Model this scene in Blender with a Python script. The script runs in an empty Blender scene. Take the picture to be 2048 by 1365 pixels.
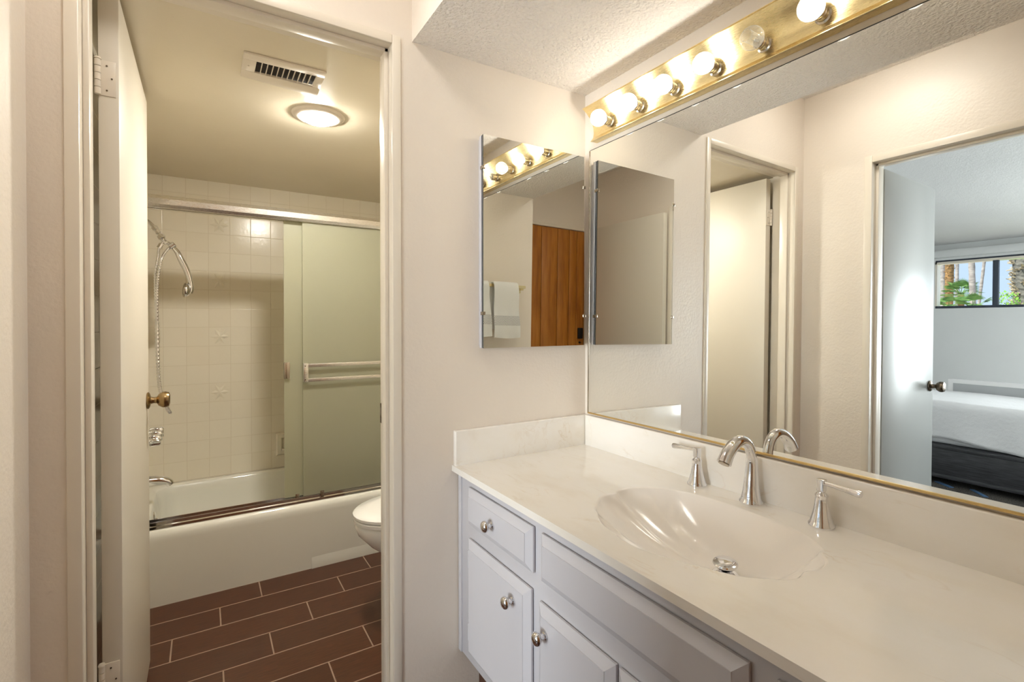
import bpy, bmesh, math, random
from mathutils import Vector, Matrix
random.seed(7)
PI = math.pi
scene = bpy.context.scene
COL = scene.collection

# ------------------------------------------------------------------ camera
cam_data = bpy.data.cameras.new('camera')
cam = bpy.data.objects.new('camera', cam_data)
COL.objects.link(cam)
Rv = Vector((0.84874, -0.52881, -0.00104)); Fv = Vector((0.52879, 0.84872, -0.00732))
Rv.normalize(); Fv.normalize(); Uv = Rv.cross(Fv).normalized(); Rv = Fv.cross(Uv).normalized()
M = Matrix((Rv, Uv, -Fv)).transposed().to_4x4()
M.translation = Vector((-1.1907, -1.4004, 1.2357))
cam.matrix_world = M
cam_data.sensor_width = 36.0
cam_data.sensor_fit = 'HORIZONTAL'
cam_data.lens = 985.94 / 2048 * 36
cam_data.shift_y = (651.7 - 682.5) / 2048
cam_data.clip_start = 0.02
cam_data.clip_end = 300
scene.camera = cam

# ------------------------------------------------------------------ world, sun, daylight, exposure
world = bpy.data.worlds.new('sky'); scene.world = world
world.use_nodes = True
wn = world.node_tree.nodes
bg = wn['Background']
bg.inputs['Color'].default_value = (0.62, 0.77, 1.0, 1)
bg.inputs['Strength'].default_value = .50
sun_d = bpy.data.lights.new('sun', 'SUN'); sun_d.energy = 3.0; sun_d.angle = 0.01; sun_d.color = (1, .95, .86)
sun = bpy.data.objects.new('sun', sun_d); COL.objects.link(sun)
sun.rotation_euler = Vector((0.55, 0.35, 0.75)).to_track_quat('Z', 'Y').to_euler()
# area lamp added as daylight outside the glass of the unseen sliding window
ad = bpy.data.lights.new('daylight_fill', 'AREA'); ad.shape = 'RECTANGLE'; ad.size = 2.1; ad.size_y = 2.0
ad.energy = 180; ad.color = (0.93, 0.96, 1.0)
al = bpy.data.objects.new('daylight_fill', ad); COL.objects.link(al)
al.location = (-6.75, -2.25, 1.08); al.rotation_euler = (0, -PI/2, 0)
scene.view_settings.view_transform = 'Standard'
scene.view_settings.look = 'None'
scene.view_settings.gamma = 1
scene.view_settings.use_curve_mapping = False
scene.view_settings.exposure = 1.3
cy = scene.cycles
cy.max_bounces = 14; cy.diffuse_bounces = 6; cy.glossy_bounces = 8; cy.transparent_max_bounces = 24
cy.sample_clamp_indirect = 6.0
cy.blur_glossy = 0.3
BULB_STRENGTH = 112.0
LAMP_STRENGTH = 158.0
HALL_FILL_STRENGTH = 8.3

# ------------------------------------------------------------------ materials
def lin(h):
    h = h.lstrip('#'); o = []
    for i in (0, 2, 4):
        c = int(h[i:i+2], 16) / 255
        o.append(c / 12.92 if c <= .04045 else ((c + .055) / 1.055) ** 2.4)
    return (*o, 1)

def mat(name):
    m = bpy.data.materials.new(name); m.use_nodes = True
    nt = m.node_tree; b = nt.nodes['Principled BSDF']
    return m, nt, b
def N(nt, t, **kw):
    n = nt.nodes.new(t)
    for k, v in kw.items(): setattr(n, k, v)
    return n
def L(nt, a, b): nt.links.new(a, b)
def pos(nt, scale=(1, 1, 1), rot=(0, 0, 0)):
    g = N(nt, 'ShaderNodeNewGeometry'); mp = N(nt, 'ShaderNodeMapping')
    mp.inputs['Scale'].default_value = scale; mp.inputs['Rotation'].default_value = rot
    L(nt, g.outputs['Position'], mp.inputs['Vector']); return mp.outputs['Vector']
def noise(nt, vec, scale, detail=3, rough=.5):
    n = N(nt, 'ShaderNodeTexNoise'); n.inputs['Scale'].default_value = scale
    n.inputs['Detail'].default_value = detail; n.inputs['Roughness'].default_value = rough
    L(nt, vec, n.inputs['Vector']); return n.outputs['Fac']
def bump(nt, b, height, strength, dist):
    bp = N(nt, 'ShaderNodeBump'); bp.inputs['Strength'].default_value = strength
    bp.inputs['Distance'].default_value = dist
    L(nt, height, bp.inputs['Height']); L(nt, bp.outputs['Normal'], b.inputs['Normal']); return bp
def ramp(nt, fac, stops):
    r = N(nt, 'ShaderNodeValToRGB'); e = r.color_ramp.elements
    e[0].position, e[0].color = stops[0]; e[1].position, e[1].color = stops[-1]
    for p, c in stops[1:-1]:
        x = e.new(p); x.color = c
    L(nt, fac, r.inputs['Fac']); return r.outputs['Color']
def mth(nt, op, a, b=None, c=None):
    n = N(nt, 'ShaderNodeMath', operation=op)
    for i, v in enumerate((a, b, c)):
        if v is None: continue
        if isinstance(v, (int, float)): n.inputs[i].default_value = v
        else: L(nt, v, n.inputs[i])
    return n.outputs[0]
def mixc(nt, fac, c1, c2):
    n = N(nt, 'ShaderNodeMix', data_type='RGBA')
    if isinstance(fac, (int, float)): n.inputs['Factor'].default_value = fac
    else: L(nt, fac, n.inputs['Factor'])
    for k, v in (('A', c1), ('B', c2)):
        s = [i for i in n.inputs if i.name == k and i.type == 'RGBA'][0]
        if isinstance(v, tuple): s.default_value = v
        else: L(nt, v, s)
    return [o for o in n.outputs if o.type == 'RGBA'][0]

def plain(name, col, rough=.5, metal=0.0, coat=0.0, spec=.5):
    m, nt, b = mat(name)
    b.inputs['Base Color'].default_value = lin(col); b.inputs['Roughness'].default_value = rough
    b.inputs['Metallic'].default_value = metal; b.inputs['Coat Weight'].default_value = coat
    b.inputs['Specular IOR Level'].default_value = spec
    v = noise(nt, pos(nt), 300, 2)
    bump(nt, b, v, .02, .0005)
    return m
def paint(name, col, rough=.55, scale=75, strength=.25, dist=.002, var=.04):
    m, nt, b = mat(name); p = pos(nt)
    c = lin(col); d = tuple(x * (1 - var) for x in c[:3]) + (1,)
    L(nt, ramp(nt, noise(nt, p, 2.2, 4), [(.35, c), (.7, d)]), b.inputs['Base Color'])
    b.inputs['Roughness'].default_value = rough
    h = mth(nt, 'ADD', noise(nt, p, scale, 3), mth(nt, 'MULTIPLY', noise(nt, p, scale * .3, 2), .8))
    bump(nt, b, h, strength, dist)
    return m
MT = {}
MT['wall'] = paint('cream_wall_paint', '#E9DFD2', .42, 95, .35, .003)
MT['bathwall'] = paint('bathroom_gloss_paint', '#E6DCC6', .22, 110, .10, .0015)
MT['bedwall'] = paint('bedroom_grey_paint', '#E9EAE9', .6, 80, .2, .002)
MT['bedceil'] = paint('bedroom_ceiling_paint', '#DCDBD9', .7, 120, .5, .003)
MT['trim'] = paint('cream_trim_enamel', '#E8DFD0', .28, 40, .08, .0012)
MT['door'] = paint('cream_door_enamel', '#DED7C9', .42, 18, .04, .0012, .02); MT['door'].node_tree.nodes['Principled BSDF'].inputs['Specular IOR Level'].default_value = .25
MT['shadeddoor'] = paint('shaded_door_enamel', '#A9AAA7', .3, 18, .05, .0012, .02); MT['shadeddoor'].node_tree.nodes['Principled BSDF'].inputs['Specular IOR Level'].default_value = .2  # cream door; the grey base colour holds the shade on its leaf
MT['cabinet'] = paint('white_cabinet_enamel', '#C9C7CB', .3, 30, .06, .001, .02)
def popcorn():
    m, nt, b = mat('popcorn_ceiling'); p = pos(nt)
    b.inputs['Base Color'].default_value = lin('#F5EFE7'); b.inputs['Roughness'].default_value = .9
    v = N(nt, 'ShaderNodeTexVoronoi'); v.inputs['Scale'].default_value = 125; v.feature = 'SMOOTH_F1'
    w = N(nt, 'ShaderNodeVectorMath', operation='ADD'); nn = N(nt, 'ShaderNodeTexNoise'); nn.inputs['Scale'].default_value = 60
    sc = N(nt, 'ShaderNodeVectorMath', operation='SCALE'); sc.inputs['Scale'].default_value = .012
    L(nt, p, nn.inputs['Vector']); L(nt, nn.outputs['Color'], sc.inputs[0]); L(nt, p, w.inputs[0]); L(nt, sc.outputs[0], w.inputs[1])
    L(nt, w.outputs[0], v.inputs['Vector'])
    h = mth(nt, 'ADD', mth(nt, 'MULTIPLY', v.outputs['Distance'], -1.0), mth(nt, 'MULTIPLY', noise(nt, p, 190, 3), .6))
    bump(nt, b, h, .8, .010)
    return m
MT['popcorn'] = popcorn()
def metal(name, col, rough, brushed=None, bstr=.15):
    m, nt, b = mat(name)
    b.inputs['Base Color'].default_value = lin(col); b.inputs['Metallic'].default_value = 1
    b.inputs['Roughness'].default_value = rough
    if brushed:
        v = noise(nt, pos(nt, brushed), 60, 4)
        bump(nt, b, v, bstr, .001)
        L(nt, mth(nt, 'MULTIPLY_ADD', v, .25, rough - .1), b.inputs['Roughness'])
    else:
        L(nt, mth(nt, 'MULTIPLY_ADD', noise(nt, pos(nt), 40, 2), .05, rough), b.inputs['Roughness'])
    return m
MT['chrome'] = metal('chrome', '#E8E8EA', .04)
MT['nickel'] = metal('satin_nickel', '#B9B0A2', .2)
MT['brass'] = metal('brushed_brass', '#E9D7A6', .26, (30, 1.2, 30), .10)
MT['brassedge'] = metal('gold_brass_edge', '#DCBD80', .3)
MT['antique'] = metal('antique_brass', '#A38A63', .22)
MT['oldbrass'] = metal('dark_antique_brass', '#6E6253', .25)
MT['alu'] = metal('polished_aluminium', '#E2DFD8', .27, (1.2, 30, 30), .05)
MT['darkalu'] = plain('dark_window_aluminium', '#3E4552', .5)
MT['black'] = plain('black_plastic', '#141414', .35)
MT['darkgap'] = plain('dark_recess', '#2A2420', .9)
def mirror_mat():
    m, nt, b = mat('mirror_silver')
    b.inputs['Base Color'].default_value = (.90, .915, .895, 1); b.inputs['Metallic'].default_value = 1
    b.inputs['Roughness'].default_value = 0
    return m
MT['mirror'] = mirror_mat()
MT['mirroredge'] = plain('mirror_dark_edge', '#3A3934', .3)
def marble():
    m, nt, b = mat('cultured_marble'); p = pos(nt, (1, 1.0, 1), (0, 0, .5))
    w = noise(nt, p, 3.0, 3)
    base = ramp(nt, noise(nt, pos(nt, (3, 1.2, 3), (0, 0, .45)), 3.2, 5, .6), [(.3, lin('#F0ECE6')), (.55, lin('#EEE9E0')), (.75, lin('#E8E0D3'))])
    n2 = N(nt, 'ShaderNodeTexNoise'); n2.inputs['Scale'].default_value = 4.5; n2.inputs['Detail'].default_value = 6
    n2.inputs['Distortion'].default_value = 1.2
    L(nt, pos(nt, (2.2, .8, 2), (0, 0, .5)), n2.inputs['Vector'])
    vein = mth(nt, 'ABSOLUTE', mth(nt, 'SUBTRACT', n2.outputs['Fac'], .5))
    vm = mth(nt, 'MULTIPLY', mth(nt, 'SUBTRACT', 1, mth(nt, 'MINIMUM', mth(nt, 'MULTIPLY', vein, 65), 1)), mth(nt, 'MAXIMUM', mth(nt, 'MULTIPLY_ADD', noise(nt, p, 7, 2), 4, -2.0), 0))
    vm = mth(nt, 'MINIMUM', mth(nt, 'MULTIPLY', vm, .4), .35)
    L(nt, mixc(nt, vm, base, lin('#C9AB82')), b.inputs['Base Color'])
    b.inputs['Roughness'].default_value = .16; b.inputs['Coat Weight'].default_value = .2
    b.inputs['Subsurface Weight'].default_value = 0
    return m
MT['marble'] = marble()
MT['basin'] = plain('moulded_basin_marble', '#EDE7DF', .16, 0, .2)
MT['porcelain'] = plain('white_porcelain', '#EFEEE8', .08, 0, .4)
MT['tubenamel'] = plain('tub_enamel', '#E9E8DE', .12, 0, .3)
MT['ceramic'] = plain('bone_ceramic', '#E6E0CF', .15, 0, .3)
MT['seat'] = plain('toilet_seat_plastic', '#F1F0EB', .18)

def grid_mat(name, axes, pitch, grout_w, tile_a, tile_b, grout, rough, origin=(0, 0), step=0.0, bumpd=.0015, grain=None, wav=0.0):
    """rectangular tiles: axes picks the two world axes, pitch their sizes, step shifts each row along the first axis"""
    m, nt, b = mat(name)
    g = N(nt, 'ShaderNodeNewGeometry'); s = N(nt, 'ShaderNodeSeparateXYZ'); L(nt, g.outputs['Position'], s.inputs[0])
    u, v = s.outputs[axes[0]], s.outputs[axes[1]]
    v2 = mth(nt, 'DIVIDE', mth(nt, 'SUBTRACT', v, origin[1]), pitch[1])
    row = mth(nt, 'FLOOR', v2)
    u1 = mth(nt, 'ADD', mth(nt, 'SUBTRACT', u, origin[0]), mth(nt, 'MULTIPLY', row, step))
    u2 = mth(nt, 'DIVIDE', u1, pitch[0]); colm = mth(nt, 'FLOOR', u2)
    fu = mth(nt, 'FRACT', u2); fv = mth(nt, 'FRACT', v2)
    du = mth(nt, 'MULTIPLY', mth(nt, 'MINIMUM', fu, mth(nt, 'SUBTRACT', 1, fu)), pitch[0])
    dv = mth(nt, 'MULTIPLY', mth(nt, 'MINIMUM', fv, mth(nt, 'SUBTRACT', 1, fv)), pitch[1])
    d = mth(nt, 'MINIMUM', du, dv)
    gm = mth(nt, 'LESS_THAN', d, grout_w / 2)
    cb = N(nt, 'ShaderNodeCombineXYZ'); L(nt, colm, cb.inputs[0]); L(nt, row, cb.inputs[1])
    wn_ = N(nt, 'ShaderNodeTexWhiteNoise', noise_dimensions='2D'); L(nt, cb.outputs[0], wn_.inputs['Vector'])
    tc = mixc(nt, wn_.outputs['Value'], lin(tile_a), lin(tile_b))
    if grain:
        gr = noise(nt, pos(nt, grain), 9, 5, .65)
        tc = mixc(nt, mth(nt, 'MINIMUM', mth(nt, 'MAXIMUM', mth(nt, 'MULTIPLY_ADD', gr, 3.0, -1.05), 0), .8), tc, tuple(x * .45 for x in lin(tile_a)[:3]) + (1,))
    L(nt, mixc(nt, gm, tc, lin(grout)), b.inputs['Base Color'])
    L(nt, mth(nt, 'MULTIPLY_ADD', gm, .5, rough), b.inputs['Roughness'])
    h = mth(nt, 'MINIMUM', mth(nt, 'DIVIDE', d, grout_w), 1.0)
    if wav: h = mth(nt, 'ADD', h, mth(nt, 'MULTIPLY', noise(nt, pos(nt), 55, 2), wav))
    bump(nt, b, h, .5, bumpd)
    return m
MT['tile_back'] = grid_mat('bone_wall_tile_back', 'XZ', (.1085, .1085), .0022, '#EEE7D6', '#EBE3D1', '#DCD2BD', .2, (-1.1715, .7725), 0, .0012, None, .6)
MT['tile_side'] = grid_mat('bone_wall_tile_side', 'YZ', (.1085, .1085), .0022, '#EEE7D6', '#EBE3D1', '#DCD2BD', .2, (1.95, .7725), 0, .0012, None, .6)
MT['plank'] = grid_mat('brown_plank_tile', 'XY', (.4895, .1515), .005, '#5F3824', '#522E1C', '#9C8371', .33, (-.978, 1.072), -.1632 , .001, (1.6, 26, 1))
MT['stripfloor'] = MT['plank']
def carpet():
    m, nt, b = mat('grey_carpet_pile'); p = pos(nt)
    L(nt, ramp(nt, noise(nt, p, 140, 4), [(.35, lin('#3B3836')), (.7, lin('#7B756F'))]), b.inputs['Base Color'])
    b.inputs['Roughness'].default_value = 1; b.inputs['Specular IOR Level'].default_value = .1
    bump(nt, b, noise(nt, p, 260, 3), .8, .004); return m
MT['carpet'] = carpet()
def wood_panel():
    m, nt, b = mat('orange_brown_panel'); p = pos(nt, (9, 9, .9))
    n1 = noise(nt, p, 3, 5, .6)
    L(nt, ramp(nt, n1, [(.3, lin('#97591C')), (.5, lin('#B27026')), (.72, lin('#C48236'))]), b.inputs['Base Color'])
    b.inputs['Roughness'].default_value = .35; return m
MT['wood'] = wood_panel()
def dark_wood():
    m, nt, b = mat('charcoal_bed_wood'); n1 = noise(nt, pos(nt, (2, 2, 30)), 5, 4)
    L(nt, ramp(nt, n1, [(.3, lin('#2B2B2E')), (.7, lin('#4A4A4D'))]), b.inputs['Base Color'])
    b.inputs['Roughness'].default_value = .45; return m
MT['bedwood'] = dark_wood()
def cloth(name, col, scale, strength, dist):
    m, nt, b = mat(name); p = pos(nt)
    b.inputs['Base Color'].default_value = lin(col); b.inputs['Roughness'].default_value = .95
    b.inputs['Sheen Weight'].default_value = .2
    bump(nt, b, mth(nt, 'ADD', noise(nt, p, scale, 2), mth(nt, 'MULTIPLY', noise(nt, p, scale * 7, 2), .3)), strength, dist); return m
MT['towel'] = cloth('white_terry', '#F2F2F0', 260, .6, .003)
MT['quilt'] = cloth('white_quilt', '#F2F1F2', 34, .6, .007)
def towel_band():
    m, nt, b = mat('towel_grey_woven_band'); p = pos(nt)
    s = N(nt, 'ShaderNodeSeparateXYZ'); L(nt, p, s.inputs[0])
    a = mth(nt, 'SINE', mth(nt, 'MULTIPLY', s.outputs['X'], 620)); c = mth(nt, 'SINE', mth(nt, 'MULTIPLY', s.outputs['Z'], 420))
    k = mth(nt, 'LESS_THAN', mth(nt, 'ABSOLUTE', mth(nt, 'ADD', a, c)), .45)
    L(nt, mixc(nt, k, lin('#F0F0EE'), lin('#8E8F92')), b.inputs['Base Color']); b.inputs['Roughness'].default_value = .9; return m
MT['towelband'] = towel_band()
def emis(name, col, strength):
    m, nt, b = mat(name)
    b.inputs['Base Color'].default_value = (.8, .8, .8, 1)
    b.inputs['Emission Color'].default_value = col; b.inputs['Emission Strength'].default_value = strength
    return m
MT['filament'] = emis('bulb_filament_glow', (1.0, .955, .885, 1), BULB_STRENGTH)
MT['diffuser'] = emis('lit_diffuser', (1.0, .955, .86, 1), LAMP_STRENGTH)
MT['hallfill'] = emis('added_hall_fill', (1.0, .965, .91, 1), HALL_FILL_STRENGTH)
MT['deadfilament'] = plain('dead_filament', '#B9B4A4', .4)
def clear_glass(name, tint=(1, 1, 1, 1), refl=1.0, ior=1.45):
    m, nt, b = mat(name); nt.nodes.remove(b)
    out = nt.nodes['Material Output']
    t = N(nt, 'ShaderNodeBsdfTransparent'); t.inputs['Color'].default_value = tint
    g = N(nt, 'ShaderNodeBsdfGlossy'); g.inputs['Roughness'].default_value = .03
    f = N(nt, 'ShaderNodeFresnel'); f.inputs['IOR'].default_value = ior
    mx = N(nt, 'ShaderNodeMixShader')
    L(nt, mth(nt, 'MULTIPLY', f.outputs[0], refl), mx.inputs[0]); L(nt, t.outputs[0], mx.inputs[1]); L(nt, g.outputs[0], mx.inputs[2])
    L(nt, mx.outputs[0], out.inputs['Surface']); return m
def bulb_glass():
    m, nt, b = mat('clear_bulb_glass'); nt.nodes.remove(b); out = nt.nodes['Material Output']
    t = N(nt, 'ShaderNodeBsdfTransparent'); t.inputs['Color'].default_value = (.98, .98, .97, 1)
    tl = N(nt, 'ShaderNodeBsdfTranslucent'); tl.inputs['Color'].default_value = (.95, .95, .95, 1)
    df = N(nt, 'ShaderNodeBsdfDiffuse'); df.inputs['Color'].default_value = (.92, .92, .92, 1)
    g = N(nt, 'ShaderNodeBsdfGlossy'); g.inputs['Roughness'].default_value = .06
    lw = N(nt, 'ShaderNodeLayerWeight'); lw.inputs['Blend'].default_value = .35
    h = N(nt, 'ShaderNodeMixShader'); h.inputs[0].default_value = .4
    L(nt, tl.outputs[0], h.inputs[1]); L(nt, df.outputs[0], h.inputs[2])
    m1 = N(nt, 'ShaderNodeMixShader'); L(nt, mth(nt, 'MULTIPLY_ADD', lw.outputs['Facing'], .34, .06), m1.inputs[0])
    L(nt, t.outputs[0], m1.inputs[1]); L(nt, h.outputs[0], m1.inputs[2])
    m2 = N(nt, 'ShaderNodeMixShader'); m2.inputs[0].default_value = .05
    L(nt, m1.outputs[0], m2.inputs[1]); L(nt, g.outputs[0], m2.inputs[2])
    L(nt, m2.outputs[0], out.inputs['Surface']); return m
MT['bulbglass'] = bulb_glass()
MT['windowglass'] = clear_glass('clear_window_glass', (.96, .98, .98, 1), .5)
def frosted(name):
    m, nt, b = mat(name); nt.nodes.remove(b); out = nt.nodes['Material Output']
    p = pos(nt)
    tr = N(nt, 'ShaderNodeBsdfTranslucent'); tr.inputs['Color'].default_value = lin('#E6E4CC')
    df = N(nt, 'ShaderNodeBsdfDiffuse'); df.inputs['Color'].default_value = lin('#DEDCC4')
    rf = N(nt, 'ShaderNodeBsdfRefraction'); rf.inputs['Color'].default_value = lin('#E4E8D6'); rf.inputs['Roughness'].default_value = .5; rf.inputs['IOR'].default_value = 1.25
    gl = N(nt, 'ShaderNodeBsdfGlossy'); gl.inputs['Roughness'].default_value = .3; gl.inputs['Color'].default_value = (.9, .9, .9, 1)
    m1 = N(nt, 'ShaderNodeMixShader'); m1.inputs[0].default_value = .45
    L(nt, tr.outputs[0], m1.inputs[1]); L(nt, df.outputs[0], m1.inputs[2])
    m2 = N(nt, 'ShaderNodeMixShader'); m2.inputs[0].default_value = .3
    L(nt, m1.outputs[0], m2.inputs[1]); L(nt, rf.outputs[0], m2.inputs[2])
    m3 = N(nt, 'ShaderNodeMixShader'); f = N(nt, 'ShaderNodeFresnel'); f.inputs['IOR'].default_value = 1.5
    L(nt, f.outputs[0], m3.inputs[0]); L(nt, m2.outputs[0], m3.inputs[1]); L(nt, gl.outputs[0], m3.inputs[2])
    bp = N(nt, 'ShaderNodeBump'); bp.inputs['Strength'].default_value = .35; bp.inputs['Distance'].default_value = .001
    L(nt, noise(nt, p, 350, 2), bp.inputs['Height'])
    for s in (gl, rf, df): L(nt, bp.outputs['Normal'], s.inputs['Normal'])
    L(nt, m3.outputs[0], out.inputs['Surface']); return m
MT['frosted'] = frosted('frosted_shower_glass')
def bark(name, a, b_, scale):
    m, nt, b = mat(name); L(nt, ramp(nt, noise(nt, pos(nt, (1, 1, 2.2)), scale, 5), [(.35, lin(a)), (.68, lin(b_))]), b.inputs['Base Color'])
    b.inputs['Roughness'].default_value = .9; bump(nt, b, noise(nt, pos(nt), scale * 2, 3), .6, .03); return m
MT['barkbrown'] = bark('brown_palm_bark', '#6B5334', '#B48A58', 5)
MT['barkgrey'] = bark('grey_palm_bark', '#8E8682', '#B9B0AA', 3)
MT['barkshag'] = bark('shaggy_palm_bark', '#4C4A45', '#8F8A80', 9)
MT['flake'] = bark('dry_frond_stubs', '#6F6250', '#D5C4A6', 14)
MT['frond'] = bark('green_palm_frond', '#4F7A38', '#93B868', 3)
MT['hedge'] = bark('bright_green_leaves', '#4E8A2A', '#A9D45A', 8)
MT['soil'] = bark('pale_dry_ground', '#A79B86', '#C9BEA9', .7)

# ------------------------------------------------------------------ mesh helpers
def box(bm, x0, x1, y0, y1, z0, z1, mi=0, bev=0.0, seg=2):
    t = bmesh.new(); bmesh.ops.create_cube(t, size=1)
    for v in t.verts: v.co = Vector(((x0+x1)/2 + v.co.x*(x1-x0), (y0+y1)/2 + v.co.y*(y1-y0), (z0+z1)/2 + v.co.z*(z1-z0)))
    if bev: bmesh.ops.bevel(t, geom=t.edges[:], offset=bev, segments=seg, affect='EDGES', profile=.5)
    for f in t.faces: f.material_index = mi
    merge(bm, t)
def merge(bm, t, mx=None):
    if mx is not None: bmesh.ops.transform(t, matrix=mx, verts=t.verts[:])
    mp = {v: bm.verts.new(v.co) for v in t.verts}
    for f in t.faces:
        try:
            n = bm.faces.new([mp[v] for v in f.verts]); n.material_index = f.material_index; n.smooth = f.smooth
        except ValueError: pass
    t.free()
def frame_of(d):
    d = Vector(d).normalized(); a = Vector((0, 0, 1)) if abs(d.z) < .9 else Vector((1, 0, 0))
    x = d.cross(a).normalized(); return x, d.cross(x).normalized(), d
def lathe(bm, prof, origin, axis=(0, 0, 1), seg=28, mi=0, scale=(1, 1), ref=None):
    """prof: list of (radius, distance along the axis)"""
    x, y, d = frame_of(axis)
    if ref is not None:
        x = Vector(ref).normalized(); y = d.cross(x)
    o = Vector(origin); rings = []
    for r, h in prof:
        if r < 1e-6: rings.append([bm.verts.new(o + d*h)])
        else: rings.append([bm.verts.new(o + d*h + x*(r*scale[0]*math.cos(2*PI*i/seg)) + y*(r*scale[1]*math.sin(2*PI*i/seg))) for i in range(seg)])
    for a, b in zip(rings, rings[1:]):
        for i in range(seg):
            j = (i+1) % seg
            vs = [a[0], b[i], b[j]] if len(a) == 1 else ([a[i], b[0], a[j]] if len(b) == 1 else [a[i], b[i], b[j], a[j]])
            if len(a) == 1 and len(b) == 1: continue
            f = bm.faces.new(vs); f.material_index = mi
    for rg in (rings[0], rings[-1]):
        if len(rg) > 1:
            f = bm.faces.new(rg); f.material_index = mi
def tube(bm, pts, rad, seg=14, mi=0, flat=None, cap=True):
    pts = [Vector(p) for p in pts]; n = len(pts)
    if not isinstance(rad, (list, tuple)): rad = [rad]*n
    t0 = (pts[1]-pts[0]).normalized(); x, y, _ = frame_of(t0); rings = []
    for i, p in enumerate(pts):
        t = ((pts[min(i+1, n-1)] - pts[max(i-1, 0)])).normalized()
        x = (x - t*x.dot(t)).normalized(); y = t.cross(x)
        fx, fy = (flat[i] if flat else (1, 1))
        rings.append([bm.verts.new(p + x*(rad[i]*fx*math.cos(2*PI*k/seg)) + y*(rad[i]*fy*math.sin(2*PI*k/seg))) for k in range(seg)])
    for a, b in zip(rings, rings[1:]):
        for k in range(seg):
            f = bm.faces.new([a[k], a[(k+1) % seg], b[(k+1) % seg], b[k]]); f.material_index = mi
    if cap:
        for rg in (rings[0], rings[-1]): bm.faces.new(rg).material_index = mi
def prism(bm, poly, axis, a0, a1, mi=0):
    """poly: 2D outline in the two other axes (kept in xyz order), extruded along axis from a0 to a1"""
    def P(u, v, a): return {'x': (a, u, v), 'y': (u, a, v), 'z': (u, v, a)}[axis]
    A = [bm.verts.new(P(u, v, a0)) for u, v in poly]; B = [bm.verts.new(P(u, v, a1)) for u, v in poly]
    n = len(poly)
    for i in range(n):
        f = bm.faces.new([A[i], A[(i+1) % n], B[(i+1) % n], B[i]]); f.material_index = mi
    for r in (A, B): bm.faces.new(r).material_index = mi
def spline(pts, n):
    """smooth open curve through the points"""
    pts = [Vector(p) for p in pts]; P = [2*pts[0]-pts[1]] + pts + [2*pts[-1]-pts[-2]]; out = []
    m = len(pts)-1
    for k in range(n+1):
        s = k/n*m; i = min(int(s), m-1); t = s-i
        a, b, c, d = P[i:i+4]
        out.append(.5*((2*b) + (c-a)*t + (2*a-5*b+4*c-d)*t*t + (3*b-a-3*c+d)*t**3))
    return out
def obj(name, bm, mats, parent=None, loc=None, sharp=35, recalc=True):
    if recalc: bmesh.ops.recalc_face_normals(bm, faces=bm.faces[:])
    if parent is not None:
        o0 = Vector(parent['_w']) if '_w' in parent else Vector(parent.location)
        off = o0
    elif loc is not None: off = Vector(loc)
    else:
        lo = Vector([min(v.co[i] for v in bm.verts) for i in range(3)]); hi = Vector([max(v.co[i] for v in bm.verts) for i in range(3)])
        off = Vector(((lo.x+hi.x)/2, (lo.y+hi.y)/2, lo.z))
    for v in bm.verts: v.co -= off
    for e in bm.edges:
        if len(e.link_faces) == 2:
            try: e.smooth = e.calc_face_angle() < math.radians(sharp)
            except ValueError: pass
    for f in bm.faces: f.smooth = True
    me = bpy.data.meshes.new(name); bm.to_mesh(me); bm.free()
    for m in (mats if isinstance(mats, (list, tuple)) else [mats]): me.materials.append(MT[m] if isinstance(m, str) else m)
    o = bpy.data.objects.new(name, me); COL.objects.link(o)
    if parent is not None: o.parent = parent; o['_w'] = tuple(off)
    else: o.location = off; o['_w'] = tuple(off)
    return o
def tag(o, label, cat, group=None, kind=None):
    o['label'] = label; o['category'] = cat
    if group: o['group'] = group
    if kind: o['kind'] = kind
    return o
def thing(name, label, cat, loc=(0, 0, 0), group=None, kind=None):
    o = bpy.data.objects.new(name, None); COL.objects.link(o); o.location = loc; o['_w'] = tuple(loc)
    o.empty_display_size = .05
    return tag(o, label, cat, group, kind)
def struct(name, bm, m, label, cat, parent=None, sharp=35):
    o = obj(name, bm, m, parent, sharp=sharp)
    if parent is None: tag(o, label, cat, kind='structure')
    return o
NB = bmesh.new

# ------------------------------------------------------------------ the rooms
XC = -1.503          # face of the left wall (bedroom doorway wall) in the hall
XL, XR, ZT = -1.418, -0.728, 2.042   # bathroom doorway
WT = .115            # wall thickness
YD = -1.385          # end of the vanity alcove
XS = -.666           # edge of the lowered ceiling
YH = -1.82           # end wall of the hall with the wood panelled door
ZS, ZH, ZB = 2.066, 2.44, 2.052
# bathroom-side and hall floor
b = NB(); box(b, -1.62, .17, -1.93, 2.07, -.05, 0); struct('floor', b, 'plank', 'brown wood-look plank tile floor of bathroom and hall', 'floor')
# wall with the bathroom doorway and medicine cabinet
b = NB()
box(b, XC-WT, XL-.02, 0, WT, 0, 2.5); box(b, XR+.02, .1, 0, WT, 0, 2.5); box(b, XL-.02, XR+.02, 0, WT, ZT+.02, 2.5)
struct('wall_back', b, 'wall', 'cream textured wall around the bathroom doorway and medicine cabinet', 'wall')
# mirror wall
b = NB(); box(b, 0, .1, -1.93, 0, 0, 2.5); struct('wall_right', b, 'wall', 'cream wall behind the vanity mirror and light bar', 'wall')
# block that closes the alcove (towel wall)
b = NB(); box(b, XS, 0, YH-.11, YD, 0, 2.5); struct('wall_front', b, 'wall', 'cream wall behind the towel bar, facing the medicine cabinet', 'wall')
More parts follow.
